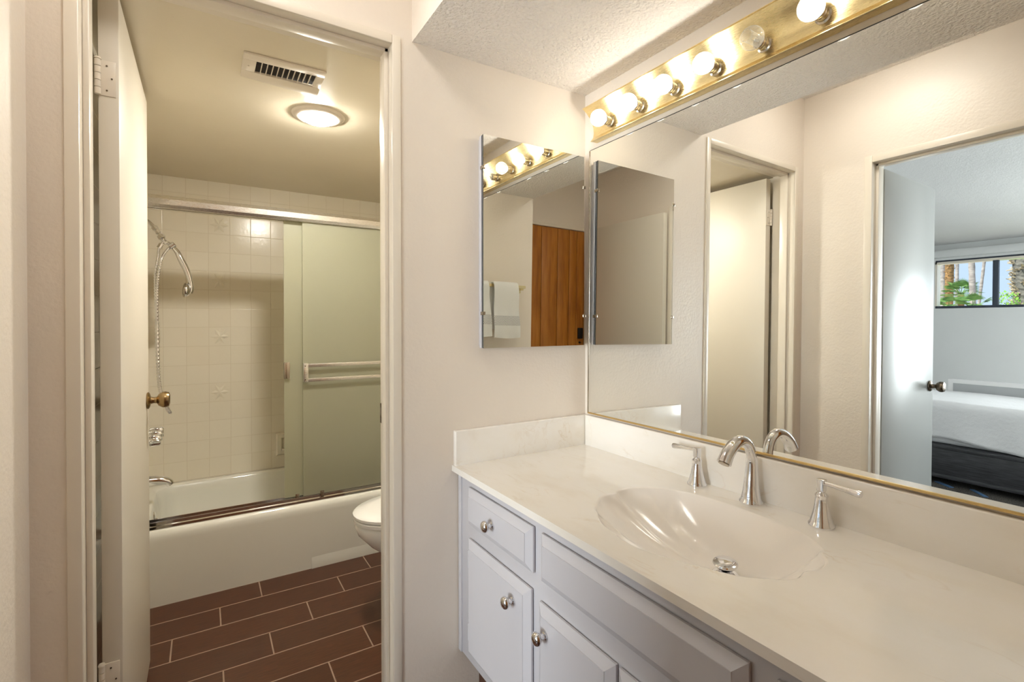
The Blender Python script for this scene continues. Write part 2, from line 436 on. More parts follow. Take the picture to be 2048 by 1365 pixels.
# bedroom doorway wall
DY0, DY1, DZ = -.933, -.318, 2.018
b = NB()
box(b, XC-WT, XC, DY1+.02, 0, 0, 2.5); box(b, XC-WT, XC, YH-.11, DY0-.02, 0, 2.5); box(b, XC-WT, XC, DY0-.02, DY1+.02, DZ+.02, 2.5)
struct('wall_left', b, 'wall', 'cream wall with the open bedroom doorway', 'wall')
b = NB(); box(b, XC, XS, YH-.11, YH, 2.03, 2.5); struct('wall_hall_end', b, 'wall', 'cream wall above the wood panelled door', 'wall')
# ceilings
b = NB(); box(b, XS, 0, YD, 0, ZS, 2.5)
bmesh.ops.recalc_face_normals(b, faces=b.faces[:])
for f in b.faces: f.material_index = 0 if f.normal.z < -.5 else 1
o = struct('ceiling', b, ['popcorn', 'wall'], 'lowered popcorn ceiling over the vanity', 'ceiling')
b = NB(); box(b, XC, XS, YH, 0, ZH, 2.5); struct('ceiling_hall', b, 'popcorn', 'higher popcorn ceiling of the hall', 'ceiling')
b = NB(); box(b, -1.465, .06, WT, 1.95, ZB, 2.16); struct('ceiling_bathroom', b, 'bathwall', 'glossy cream bathroom ceiling', 'ceiling')
b = NB(); box(b, -1.62, .17, -1.93, 2.07, 2.5, 2.56); struct('ceiling_leak_block', b, 'wall', 'unseen slab added above the ceilings to block stray light', 'ceiling')  # added out of view to stop sunlight leaking in from above
# bathroom walls
b = NB(); box(b, XC-WT, -1.465, WT, 2.06, 0, 2.5); struct('wall_bathroom_left', b, 'tile_side', 'bone tiled shower wall with the tub taps', 'wall')
b = NB(); box(b, .06, .16, WT, 2.06, 0, 2.5); struct('wall_bathroom_right', b, 'bathwall', 'cream bathroom wall behind the toilet', 'wall')
b = NB(); box(b, -1.465, .06, 1.95, 2.06, 0, 2.5)
# relief star tiles standing a few millimetres proud of the tiled wall
for zc in (.827, 1.1525, 1.478, 1.8035):
    xc, R = -1.1173, .050
    c_ = b.verts.new((xc, 1.9405, zc)); ring_ = []
    for k in range(12):
        a = k*PI/6; r_ = R if k % 2 == 0 else R*.50
        ring_.append(b.verts.new((xc+r_*math.cos(a), 1.9494, zc+r_*math.sin(a))))
    for k in range(12): b.faces.new([c_, ring_[k], ring_[(k+1) % 12]])
    # shallow groove line down every ray between the leaves
    for k in range(1, 12, 2):
        a = k*PI/6; u = Vector((math.cos(a), 0, math.sin(a))); w_ = Vector((-u.z, 0, u.x))*.0016
        p0, p1 = Vector((xc, 1.9480, zc))+u*R*.55, Vector((xc, 1.9494, zc))+u*R*.98
        q = [b.verts.new(v) for v in (p0-w_, p1-w_*3, p1+w_*3, p0+w_)]; b.faces.new(q)
struct('wall_bathroom_back', b, 'tile_back', 'bone tiled shower wall with a column of relief star tiles', 'wall', sharp=10)

# door linings and casings
def lining_y(name, label, x0, x1, zt, y0, y1, stop_y):
    b = NB()
    box(b, x0-.02, x0, y0, y1, 0, zt); box(b, x1, x1+.02, y0, y1, 0, zt); box(b, x0-.02, x1+.02, y0, y1, zt, zt+.02)
    s0, s1 = stop_y
    box(b, x0, x0+.012, s0, s1, 0, zt, 0, .002); box(b, x1-.012, x1, s0, s1, 0, zt, 0, .002); box(b, x0, x1, s0, s1, zt-.012, zt, 0, .002)
    w = .026
    box(b, x0-w, x0, y0-.006, y0+.004, 0, zt+w, 0, .003); box(b, x1, x1+w, y0-.006, y0+.004, 0, zt+w, 0, .003); box(b, x0, x1, y0-.006, y0+.004, zt, zt+w, 0, .003)
    struct(name, b, 'trim', label, 'door frame')
lining_y('trim_1', 'cream painted frame of the bathroom doorway', XL, XR, ZT, 0, WT, (.03, .07))
b = NB()
y0, y1, zt = DY0, DY1, DZ
box(b, XC-WT, XC, y0-.02, y0, 0, zt); box(b, XC-WT, XC, y1, y1+.02, 0, zt); box(b, XC-WT, XC, y0-.02, y1+.02, zt, zt+.02)
s0, s1 = XC-.075, XC-.035
box(b, s0, s1, y0, y0+.012, 0, zt, 0, .002); box(b, s0, s1, y1-.012, y1, 0, zt, 0, .002); box(b, s0, s1, y0, y1, zt-.012, zt, 0, .002)
w = .032
box(b, XC-.004, XC+.007, y0-w, y0, 0, zt+w, 0, .003); box(b, XC-.004, XC+.007, y1, y1+w, 0, zt+w, 0, .003); box(b, XC-.004, XC+.007, y0, y1, zt, zt+w, 0, .003)
struct('trim_2', b, 'trim', 'cream painted frame of the bedroom doorway', 'door frame')

# ------------------------------------------------------------------ doors
def knob_profile(): return [(0.0, .0), (.027, 0), (.030, .004), (.026, .008), (.0125, .012), (.0105, .02), (.0115, .028), (.021, .034), (.0275, .045), (.0285, .054), (.025, .064), (.015, .067), (0, .0675)]
def doorknob(parent, at, d, m):
    b = NB(); lathe(b, knob_profile()[:5], at, d, 32); r = obj('rose', b, m, parent)
    b = NB(); lathe(b, [(0, .009)] + knob_profile()[4:], at, d, 32); obj('knob', b, m, r)
def hinge(parent, x, y, z0, z1, leaf_dx, m='trim', edge='y'):
    """leaf plate on the door edge plus barrel with three knuckles"""
    b = NB(); h = z1-z0
    if edge == 'y': box(b, min(x, x+leaf_dx), max(x, x+leaf_dx), y-.0025, y+.001, z0, z1, 0, .001)
    else: box(b, y-.001, y+.0025, min(x, x+leaf_dx), max(x, x+leaf_dx), z0, z1, 0, .001)
    px, py = (x, y-.004) if edge == 'y' else (y+.004, x)
    for k in range(5):
        a0 = z0+k*h/5; lathe(b, [(.0062, 0), (.0062, h/5-.0015)], (px, py, a0+.0007), (0, 0, 1), 14)
    lathe(b, [(.0075, 0), (.006, .004), (0, .006)], (px, py, z1), (0, 0, 1), 14)
    hg = obj('hinge', b, m, parent)
    sb = NB()
    for (fx, fz) in ((.5, .15), (.78, .5), (.5, .85)):
        if edge == 'y': lathe(sb, [(.002, 0), (.002, .0012), (0, .0014)], (x+leaf_dx*fx, y-.0024, z0+h*fz), (0, -1, 0), 10)
        else: lathe(sb, [(.002, 0), (.002, .0012), (0, .0014)], (y+.0024, x+leaf_dx*fx, z0+h*fz), (1, 0, 0), 10)
    obj('screws', sb, 'oldbrass', hg)
# bathroom door, open 90 degrees into the bathroom against its left wall
DX0, DX1 = -1.404, -1.364
b = NB(); box(b, DX0, DX1, WT+.004, .800, .012, 2.028, 0, .0025)
door1 = obj('door_1', b, 'door', loc=(-1.384, WT, .012)); tag(door1, 'cream slab bathroom door standing open, antique brass knob', 'door', kind='structure')
doorknob(door1, (DX1, .735, .962), (1, 0, 0), 'antique'); 
b = NB(); lathe(b, [(0, 0), (.027, 0), (.030, .004), (.012, .010), (.0105, .018), (.022, .024), (.026, .034), (.022, .042), (0, .045)], (DX0, .735, .962), (-1, 0, 0), 28); obj('rear_knob', b, 'antique', door1)
hinge(door1, DX0, WT+.004, 1.778, 1.862, .034); hinge(door1, DX0, WT+.004, .33, .414, .034)
# bedroom door, open into the bedroom
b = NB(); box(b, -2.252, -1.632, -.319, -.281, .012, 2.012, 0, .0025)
door2 = obj('door_2', b, 'shadeddoor', loc=(-1.632, -.30, .012)); tag(door2, 'cream bedroom door, greyed for shade, standing open beside the bed, seen in the mirror', 'door', kind='structure')
doorknob(door2, (-2.205, -.319, .925), (0, -1, 0), 'oldbrass')
hinge(door2, -.281, -1.632, 1.74, 1.825, -.03, 'trim', 'x'); hinge(door2, -.281, -1.632, .3, .385, -.03, 'trim', 'x')
# wood panelled door at the end of the hall
b = NB()
gx = [-1.500, -1.413, -1.333, -1.215, -1.058, -.90, -.77, -.668]
for a, c in zip(gx, gx[1:]):
    box(b, a+.0022, c-.0022, YH-.045, YH-.012, .01, 2.008, 0, .003)
box(b, -1.5, -.668, YH-.05, YH-.03, .01, 2.008, 1)
door3 = obj('door_3', b, ['wood', 'darkgap'], loc=(-1.08, YH-.03, .01)); tag(door3, 'orange-brown wood panelled door seen in the medicine cabinet mirror', 'door', kind='structure')
b = NB(); box(b, -1.476, -1.426, YH-.013, YH+.008, 1.125, 1.215, 0, .008, 3); lk = obj('door_lock', b, 'black', door3)
b = NB(); lathe(b, [(0, 0), (.009, 0), (.009, .006), (.004, .012), (.004, .02), (0, .021)], (-1.452, YH-.012, 1.095), (0, 1, 0), 16); obj('lock_lever', b, 'black', lk)
b = NB(); box(b, XC, XS, YH-.06, YH+.004, 2.01, 2.032, 0, .003); struct('trim_3', b, 'trim', 'cream head trim over the wood panelled door', 'door frame')
# plain door leaf folded back flat against the left wall of the hall
b = NB(); box(b, -1.488, -1.452, -1.735, -.968, .012, 2.005, 0, .0025)
door4 = obj('door_4', b, 'door', loc=(-1.47, -1.735, .012)); tag(door4, 'cream slab door folded flat against the hall wall beside the bedroom doorway', 'door', kind='structure')
doorknob(door4, (-1.452, -1.03, .96), (1, 0, 0), 'antique')

# strike plate on the bathroom door lining
b = NB(); box(b, XR-.0045, XR+.0002, .080, .108, .925, .985, 0, .001); tag(obj('strike_plate', b, 'oldbrass'), 'small dark strike plate on the right side of the bathroom doorway', 'strike plate')

# ------------------------------------------------------------------ vanity cabinet
van = thing('vanity_cabinet', 'white vanity cabinet with raised panel drawers and doors under the marble counter', 'cabinet', (-.27, -.69, 0))
FX = -.515
b = NB()
box(b, FX, FX+.019, -1.380, -.003, .209, .770, 0, .0015)
box(b, FX+.019, -.004, -1.380, -1.362, .209, .770); box(b, FX+.019, -.004, -.021, -.003, .209, .770); box(b, FX+.019, -.004, -1.362, -.021, .209, .227); box(b, -.012, -.004, -1.362, -.021, .227, .770)
box(b, FX+.019, -.012, -.441, -.423, .227, .66); box(b, FX+.019, -.012, -1.01, -.992, .227, .66)
box(b, -.447, -.01, -1.378, -.004, .0, .209, 1)
# slightly raised scribe strip beside the wall
box(b, FX-.004, FX+.004, -.022, -.0028, .209, .770, 0, .001)
obj('body', b, ['cabinet', 'plank'], van)
def raised_panel(y0, y1, z0, z1, cham=.021):
    """overlay front: thin rim, sloped border, raised flat field (faces -X)"""
    b = NB(); xb, xr, xf = FX-.0003, FX-.0085, FX-.0205
    def ring(x, i): return [b.verts.new((x, y, z)) for y, z in ((y0+i, z0+i), (y1-i, z0+i), (y1-i, z1-i), (y0+i, z1-i))]
    rs = [ring(xb, .006), ring(FX-.0028, .006), ring(FX-.0032, .0004), ring(FX-.0040, 0), ring(xr, 0), ring(xf+.0015, cham), ring(xf, cham+.0005)]
    for p, q in zip(rs, rs[1:]):
        for k in range(4): b.faces.new([p[k], p[(k+1) % 4], q[(k+1) % 4], q[k]])
    b.faces.new(rs[-1]); b.faces.new(rs[0]); return b
def cab_knob(parent, y, z):
    b = NB(); lathe(b, [(0, 0), (.0085, 0), (.0088, .003), (.006, .005), (.0048, .010), (.0055, .014), (.0125, .0175), (.0158, .022), (.0155, .026), (.012, .0305), (.006, .033), (0, .0335)], (FX-.0208, y, z), (-1, 0, 0), 28)
    obj('knob', b, 'chrome', parent)
def cab_hinge(parent, y, z):
    b = NB()
    lathe(b, [(.004, 0), (.004, .05)], (FX-.006, y, z), (0, 0, 1), 12)
    box(b, FX-.004, FX, y-.0, y+.012, z+.004, z+.046, 0, .001)
    obj('hinge', b, 'cabinet', parent)
b = raised_panel(-.424, -.083, .631, .742, .020); d = obj('drawer', b, 'cabinet', van, sharp=8); cab_knob(d, -.247, .688)
b = raised_panel(-.416, -.083, .243, .588); d = obj('door', b, 'cabinet', van, sharp=8); cab_knob(d, -.352, .535); cab_hinge(d, -.079, .50); cab_hinge(d, -.079, .28)
b = raised_panel(-.978, -.458, .628, .740, .020); obj('false_front', b, 'cabinet', van, sharp=8)
b = raised_panel(-.706, -.450, .243, .576); d = obj('door', b, 'cabinet', van, sharp=8); cab_knob(d, -.490, .520)
b = raised_panel(-.978, -.714, .243, .576); d = obj('door', b, 'cabinet', van, sharp=8); cab_knob(d, -.940, .520)
b = raised_panel(-1.350, -1.020, .631, .742, .020); d = obj('drawer', b, 'cabinet', van, sharp=8); cab_knob(d, -1.185, .688)
b = raised_panel(-1.350, -1.020, .243, .588); d = obj('door', b, 'cabinet', van, sharp=8); cab_knob(d, -1.08, .535)

# ------------------------------------------------------------------ countertop with moulded shell basin
HC = .790
OUT = [(-.399, -.509), (-.374, -.489), (-.342, -.464), (-.310, -.455), (-.285, -.459), (-.264, -.447), (-.225, -.449), (-.187, -.468), (-.172, -.482), (-.140, -.520),
       (-.120, -.573), (-.111, -.654), (-.112, -.730), (-.118, -.803), (-.135, -.858), (-.166, -.899), (-.186, -.909), (-.212, -.931), (-.241, -.939),
       (-.266, -.937), (-.283, -.930), (-.311, -.936), (-.338, -.929), (-.357, -.914), (-.376, -.897), (-.400, -.872), (-.432, -.806), (-.446, -.772), (-.462, -.730), (-.467, -.690), (-.464, -.655), (-.455, -.632), (-.450, -.596), (-.431, -.556), (-.412, -.530)]
closed = OUT + [OUT[0]]
sm = []
for i in range(len(OUT)):
    p0, p1, p2, p3 = [Vector((*OUT[(i+k) % len(OUT)], 0)) for k in (-1, 0, 1, 2)]
    for s in range(6):
        t = s/6; sm.append(.5*((2*p1) + (p2-p0)*t + (2*p0-5*p1+4*p2-p3)*t*t + (3*p1-p0-3*p2+p3)*t**3))
C0 = Vector((-.285, -.70, 0)); DR = Vector((-.232, -.738, 0))
sm.sort(key=lambda p: math.atan2(p.y-C0.y, p.x-C0.x))
X0, X1, Y0, Y1 = -.540, -.0005, YD+.002, -.0005
def rect_hit(p):
    d = p-C0; t = 1e9
    if d.x > 0: t = min(t, (X1-C0.x)/d.x)
    if d.x < 0: t = min(t, (X0-C0.x)/d.x)
    if d.y > 0: t = min(t, (Y1-C0.y)/d.y)
    if d.y < 0: t = min(t, (Y0-C0.y)/d.y)
    return C0+d*t
ct = thing('countertop', 'cream cultured marble vanity counter with moulded shell basin', 'countertop', (-.27, -.69, HC-.018))
b = NB(); n = len(sm)
inner = [b.verts.new((p.x, p.y, HC)) for p in [C0+(q-C0)*1.025 for q in sm]]
outer = []
for p in sm:
    h = rect_hit(p); outer.append(b.verts.new((h.x, h.y, HC)))
corner = [(X0, Y0), (X1, Y0), (X1, Y1), (X0, Y1)]
for i in range(n):
    j = (i+1) % n; vs = [inner[i], outer[i]]
    a0 = math.atan2(outer[i].co.y-C0.y, outer[i].co.x-C0.x); a1 = math.atan2(outer[j].co.y-C0.y, outer[j].co.x-C0.x)
    if a1 < a0: a1 += 2*PI
    for cx_, cy_ in corner:
        ac = math.atan2(cy_-C0.y, cx_-C0.x)
        if ac < a0: ac += 2*PI
        if a0+1e-6 < ac < a1-1e-6: vs.append(b.verts.new((cx_, cy_, HC)))
    vs += [outer[j], inner[j]]
    b.faces.new(vs)
bmesh.ops.remove_doubles(b, verts=b.verts[:], dist=1e-6)
# front and side edges of the slab
ZE = HC-.018
for (ax, ay), (bx_, by_) in zip(corner, corner[1:]+corner[:1]):
    b.faces.new([b.verts.new(v) for v in ((ax, ay, HC), (bx_, by_, HC), (bx_, by_, ZE), (ax, ay, ZE))])
b.faces.new([b.verts.new(v) for v in ((X0, Y0, ZE), (FX+.01, Y0, ZE), (FX+.01, Y1, ZE), (X0, Y1, ZE))])
obj('worktop', b, 'marble', ct, sharp=20)
# basin: rings from the rim to the drain
b = NB(); rings = []
DEP = .108
prof = [(1.025, 0), (1.012, -.0004), (1.0, -.003), (.985, -.009)]
for f_, z_ in prof: rings.append([b.verts.new((C0.x+(q.x-C0.x)*f_, C0.y+(q.y-C0.y)*f_, HC+z_)) for q in sm])
K = 16
for k in range(1, K+1):
    t = k/K; ring = []
    for q in sm:
        s = C0+(q-C0)*.985; dn = (q-DR).normalized(); e = DR+dn*.0235
        p = s.lerp(e, t)
        z = -.009-(DEP-.009)*(1-(1-t)**2.1)
        ring.append(b.verts.new((p.x, p.y, HC+z)))
    rings.append(ring)
for r0, r1 in zip(rings, rings[1:]):
    for i in range(n): b.faces.new([r0[i], r0[(i+1) % n], r1[(i+1) % n], r1[i]])
obj('basin', b, 'basin', ct, sharp=60)
b = NB(); box(b, -.020, -.0006, Y0, -.021, HC-.002, HC+.108, 0, .003, 3); obj('backsplash', b, 'marble', ct)
b = NB(); box(b, -.535, -.0006, -.020, -.0006, HC-.002, HC+.108, 0, .003, 3); obj('side_splash', b, 'marble', ct)
zb = HC-DEP
b = NB(); lathe(b, [(.014, -.02), (.0175, -.006), (.020, .0005), (.027, .0015), (.029, .0035), (.0265, .005), (.0205, .004), (.0185, -.004), (.0175, -.02)], (DR.x, DR.y, zb), (0, 0, 1), 36)
dr = obj('drain', b, 'chrome', ct)
tilt = Vector((-.10, -.05, 1)).normalized()
b = NB(); lathe(b, [(0, -.03), (.010, -.03), (.010, .005), (.016, .009), (.0225, .016), (.0255, .019), (.0262, .0215), (.0245, .024), (.018, .0255), (0, .027)], (DR.x+.001, DR.y, zb+.008), tilt, 36); obj('stopper', b, 'chrome', dr)

# ------------------------------------------------------------------ faucet set
fc = thing('faucet', 'chrome widespread faucet with high-arc spout and two lever handles', 'faucet', (-.050, -.683, HC))
b = NB(); lathe(b, [(0, 0), (.0265, 0), (.0275, .003), (.0265, .006), (.0235, .010), (.0225, .0155), (.0218, .018)], (-.050, -.683, HC), (0, 0, 1), 36); obj('base', b, 'chrome', fc)
pts = spline([(-.050, -.683, HC+.016), (-.0495, -.683, HC+.045), (-.0475, -.683, HC+.08), (-.049, -.683, HC+.115), (-.062, -.683, HC+.144), (-.088, -.683, HC+.158), (-.118, -.683, HC+.152), (-.143, -.683, HC+.134), (-.158, -.683, HC+.113)], 40)
rad = []
for i in range(41):
    t = i/40
    rad.append(.0225-.0105*min(1, t/.38)**.7 if t < .5 else .0120+.0045*max(0, (t-.5)/.5))
b = NB(); tube(b, pts, rad, 22); obj('spout', b, 'chrome', fc)
dvec = (Vector(pts[-1])-Vector(pts[-2])).normalized()
b = NB(); lathe(b, [(.0, .0005), (.0125, .0005), (.0125, .0025), (0, .0025)], pts[-1], dvec, 20); obj('aerator', b, 'nickel', fc)
def handle(y, s, label):
    x = -.053
    b = NB(); lathe(b, [(0, 0), (.0255, 0), (.0262, .003), (.0255, .006), (.0225, .010), (.0215, .015), (.0208, .017), (.0172, .030), (.0142, .045), (.0125, .060), (.0122, .064), (.0133, .066), (.0133, .069), (.010, .073), (.0085, .0745), (.0075, .076), (.0085, .078), (0, .079)], (x, y, HC), (0, 0, 1), 36)
    t = obj('handle', b, 'chrome', fc); t['label'] = label
    b = NB(); box(b, x-.0085, x+.0085, y-.0085, y+.0085, HC+.077, HC+.103, 0, .002, 2)
    for v in b.verts:
        k = (v.co.z-HC-.077)/.026; w_ = 1.0-.45*math.sin(PI*min(1, max(0, k*1.05)))
        v.co.x = x+(v.co.x-x)*w_; v.co.y = y+(v.co.y-y)*w_
    obj('hub', b, 'chrome', t)
    p0 = Vector((x, y+s*.006, HC+.096)); p1 = Vector((x-.003, y+s*.078, HC+.092))
    b = NB(); tube(b, [p0, p0.lerp(p1, .3), p0.lerp(p1, .6), p0.lerp(p1, .92), p1], [.0046, .0048, .006, .0076, .0070], 20); obj('lever', b, 'chrome', t)
handle(-.528, 1, 'left chrome lever handle of the vanity faucet, nearer the medicine cabinet')
handle(-.848, -1, 'right chrome lever handle of the vanity faucet, farther from the medicine cabinet')

# ------------------------------------------------------------------ big mirror (leans very slightly) and its channel
MZ0, MZ1, MY0, MY1 = .9095, 1.854, -.033, -1.360
mir = thing('wall_mirror', 'large frameless wall mirror above the vanity backsplash', 'mirror', (-.012, -.70, 1.09))
b = NB(); box(b, -.012, -.006, MY1, MY0, MZ0, MZ1)
bmesh.ops.recalc_face_normals(b, faces=b.faces[:])
for f in b.faces: f.material_index = 0 if f.normal.x < -.5 else 1
g = obj('glass', b, ['mirror', 'mirroredge'], mir)
b = NB(); box(b, -.0135, -.003, MY1, MY0, MZ0-.0050, MZ0-.0003, 0, .0006); box(b, -.0141, -.0122, MY1, MY0, MZ0-.0050, MZ0+.0004, 0, .0005)
obj('bottom_channel', b, 'brassedge', mir)
b = NB(); box(b, -.0140, -.004, MY0, MY0+.0035, MZ0-.005, MZ1, 0, .0008); obj('side_channel', b, 'nickel', mir)
b = NB(); box(b, -.0130, -.005, MY1, MY0, MZ1, MZ1+.002, 0, .0005); obj('top_edge', b, 'mirroredge', mir)
mir.rotation_euler = (0, math.radians(.5467), 0)

# ------------------------------------------------------------------ hollywood light bar
LB0, LB1 = -.065, -1.190
bar = thing('vanity_light_bar', 'brushed brass vanity light bar with a row of clear globe bulbs above the mirror', 'light fixture', (-.03, -.60, 1.87))
front = [(-.067, 1.979), (-.050, 1.9685), (-.035, 1.954), (-.0235, 1.937), (-.0170, 1.920), (-.0155, 1.904), (-.0185, 1.889), (-.030, 1.8735)]
poly = [(-.0008, 1.979)] + front + [(-.0008, 1.8735)]
b = NB(); prism(b, poly, 'y', LB1, LB0); obj('housing', b, 'brass', bar, sharp=25)
b = NB(); box(b, -.069, -.0645, LB1, LB0, 1.978, 1.9805, 0, .0006); box(b, -.0320, -.0275, LB1, LB0, 1.8718, 1.8742, 0, .0006); obj('edge_beads', b, 'brass', bar)
bulb_y = [-.152-.136*k for k in range(8)]
BX, BZ, BB = -.072, 1.9175, -.0165   # globe centre, height, socket base
def make_bulb(y, lit, label):
    t = thing('globe_bulb', label, 'light bulb', (BB, y, BZ), 'globe bulbs of the vanity light bar')
    b = NB(); lathe(b, [(0, 0), (.0185, 0), (.0185, .004), (.0145, .006), (.0145, .016), (.0155, .017), (.0155, .020), (.0145, .021), (.0145, .025), (.0155, .026), (.0155, .028), (.0135, .030), (0, .030)], (BB, y, BZ), (-1, 0, 0), 24); obj('socket', b, 'nickel', t)
    b = NB(); R = .0272; pr = []
    for k in range(17):
        a = -PI*.83+k*(PI*.83)/16
        pr.append((R*abs(math.sin(a)), -R*math.cos(PI-abs(a)) * -1))
    # profile from neck to crown along -X, centred on BX
    pr = [(.0118, .0290)] + [(r if k < 16 else 0, (BB-BX)+h) for k, (r, h) in enumerate(pr)]
    lathe(b, pr, (BB, y, BZ), (-1, 0, 0), 32); obj('globe', b, 'bulbglass', t, sharp=80)
    b = NB()
    if lit: lathe(b, [(0, -.0075), (.0053, -.0053), (.0075, 0), (.0053, .0053), (0, .0075)], (BX+.004, y, BZ), (-1, 0, 0), 12)
    else:
        tube(b, [(BX+.024, y-.004, BZ), (BX+.004, y-.006, BZ+.001)], .0006, 6); tube(b, [(BX+.024, y+.004, BZ), (BX+.004, y+.006, BZ+.001)], .0006, 6)
        tube(b, [(BX+.004, y-.006, BZ+.001), (BX+.002, y, BZ+.003), (BX+.004, y+.006, BZ+.001)], .0005, 6)
        lathe(b, [(.0025, 0), (.0035, .012), (0, .018)], (BX+.03, y, BZ), (-1, 0, 0), 10)
    obj('filament', b, 'filament' if lit else 'deadfilament', t)
names = ['lit globe bulb nearest the corner and medicine cabinet', 'lit globe bulb, second from the corner', 'lit globe bulb, third from the corner', 'lit globe bulb, fourth from the corner, just before the unlit one',
         'unlit globe bulb, fifth from the corner', 'lit globe bulb, sixth from the corner, just after the unlit one', 'lit globe bulb, seventh from the corner', 'lit globe bulb at the far end of the light bar from the corner']
for i, y in enumerate(bulb_y): make_bulb(y, i != 4, names[i])

# ------------------------------------------------------------------ medicine cabinet
CX0, CX1, CZ0, CZ1, CY = -.448, -.038, 1.153, 1.825, -.0396
mc = thing('medicine_cabinet', 'surface mounted medicine cabinet with clipped mirror door', 'cabinet', (-.243, -.001, CZ0))
b = NB(); box(b, CX0+.004, CX1-.004, -.026, -.0005, CZ0+.006, CZ1-.006, 0, .001); obj('body', b, 'cabinet', mc)
b = NB(); box(b, CX0, CX1, -.0335, -.027, CZ0, CZ1, 0, .0006); box(b, CX0, CX0+.006, -.0335, -.012, CZ0, CZ1, 0, .0008); box(b, CX1-.006, CX1, -.0335, -.012, CZ0, CZ1, 0, .0008)
dp = obj('door', b, 'cabinet', mc)
b = NB(); box(b, CX0, CX1, CY, -.0338, CZ0, CZ1)
bmesh.ops.recalc_face_normals(b, faces=b.faces[:])
for f in b.faces: f.material_index = 0 if f.normal.y < -.5 else 1
obj('mirror', b, ['mirror', 'mirroredge'], dp)
for x, s, z in ((CX0, -1, 1.722), (CX0, -1, 1.263), (CX1, 1, 1.716), (CX1, 1, 1.257)):
    b = NB(); box(b, x-.006, x+.006, CY-.0022, CY+.0003, z-.0055, z+.0055, 0, .001); box(b, min(x, x+s*.0025)-.0003, max(x, x+s*.0025)+.0003, CY-.0022, CY+.016, z-.0055, z+.0055, 0, .001)
    obj('mirror_clip', b, 'nickel', dp)

# ------------------------------------------------------------------ bathroom: ceiling vent and lamp
vt = thing('ceiling_vent', 'cream ceiling vent grille with one corner hanging loose', 'vent', (-.968, .37, ZB-.012))
VX0, VX1, VY0, VY1 = -1.088, -.850, .283, .452
SX0, SX1, SY0, SY1 = -1.050, -.875, .322, .400
b = NB(); z0, z1 = ZB-.0075, ZB-.0005
box(b, VX0, VX1, VY0, SY0, z0, z1, 0, .002); box(b, VX0, VX1, SY1, VY1, z0, z1, 0, .002); box(b, VX0, SX0, SY0, SY1, z0, z1, 0, .002); box(b, SX1, VX1, SY0, SY1, z0, z1, 0, .002)
# the loosened corner droops
for v in b.verts:
    d_ = (v.co.x-(VX1-.07))/.07+(v.co.y-(VY1-.07))/.07
    if d_ > 0: v.co.z -= .0032*d_**2
obj('grille_frame', b, 'trim', vt)
b = NB(); box(b, SX0, SX1, SY0, SY1, ZB-.002, ZB-.0004); obj('duct', b, 'darkgap', vt)
for k in range(1, 11):
    x = SX0+(SX1-SX0)*k/11
    b = NB(); box(b, x-.0011, x+.0011, SY0, SY1, z0+.0003, ZB-.0022); obj('slat', b, 'trim', vt)
for x in (VX0+.018, VX1-.014):
    b = NB(); lathe(b, [(0, .0), (.0035, .0), (.0025, .002), (0, .0025)], (x, .361, z0-.0002-(0 if x < -1 else .003)), (0, 0, -1), 12); obj('screw', b, 'trim', vt)
cl = thing('ceiling_light', 'lit round bathroom ceiling light with cream trim ring', 'ceiling light', (-.806, .659, ZB-.02))
b = NB(); lathe(b, [(.0640, .006), (.0645, .0140), (.068, .0145), (.078, .0125), (.090, .0085), (.097, .0045), (.099, .0005), (.0640, .0005)], (-.806, .659, ZB), (0, 0, -1), 48); obj('trim_ring', b, 'trim', cl, sharp=60)
b = NB(); lathe(b, [(.0625, .006), (.0625, .0150), (.058, .0200), (.048, .0250), (.030, .0285), (.012, .0300), (0, .0302)], (-.806, .659, ZB), (0, 0, -1), 48); obj('diffuser', b, 'diffuser', cl, sharp=80)

hl = thing('ceiling_light', 'added unseen fill lamp on the hall ceiling between the bathroom and bedroom doorways', 'ceiling light', (-1.09, -.45, ZH-.07))  # no such fixture seen; added to brighten the hall evenly
b = NB(); lathe(b, [(.148, .0), (.150, .004), (.150, .018), (.140, .022), (.125, .022)], (-1.09, -.45, ZH), (0, 0, -1), 48); obj('trim_ring', b, 'trim', hl, sharp=60)
b = NB(); lathe(b, [(.138, .021), (.135, .040), (.115, .058), (.080, .067), (.035, .071), (0, .072)], (-1.09, -.45, ZH), (0, 0, -1), 48); obj('diffuser', b, 'hallfill', hl, sharp=80)

# ------------------------------------------------------------------ bathtub
TX0, TX1, TY0, TY1, TZ = -1.4645, .0595, 1.208, 1.9495, .338
b = NB()
def rr(x0, x1, y0, y1, r, z, m=8):
    out = []
    for cx_, cy_, a0 in ((x1-r, y0+r, -PI/2), (x1-r, y1-r, 0), (x0+r, y1-r, PI/2), (x0+r, y0+r, PI)):
        for k in range(m+1):
            a = a0+k*PI/2/m; out.append(b.verts.new((cx_+r*math.cos(a), cy_+r*math.sin(a), z)))
    return out
loops = [rr(TX0, TX1, TY0+.014, TY1, .001, 0.0), rr(TX0, TX1, TY0+.012, TY1, .001, .05), rr(TX0, TX1, TY0, TY1, .001, TZ-.055), rr(TX0, TX1, TY0-.002, TY1, .001, TZ-.030), rr(TX0, TX1, TY0+.004, TY1, .002, TZ-.012), rr(TX0, TX1, TY0+.016, TY1, .003, TZ-.002),
         rr(TX0+.002, TX1-.002, TY0+.03, TY1-.002, .004, TZ), rr(TX0+.045, TX1-.09, TY0+.085, TY1-.055, .09, TZ), rr(TX0+.052, TX1-.10, TY0+.094, TY1-.063, .09, TZ-.008), rr(TX0+.06, TX1-.13, TY0+.105, TY1-.07, .09, TZ-.05),
         rr(TX0+.085, TX1-.22, TY0+.13, TY1-.095, .11, .10), rr(TX0+.115, TX1-.28, TY0+.16, TY1-.125, .11, .068), rr(TX0+.18, TX1-.36, TY0+.22, TY1-.185, .08, .060)]
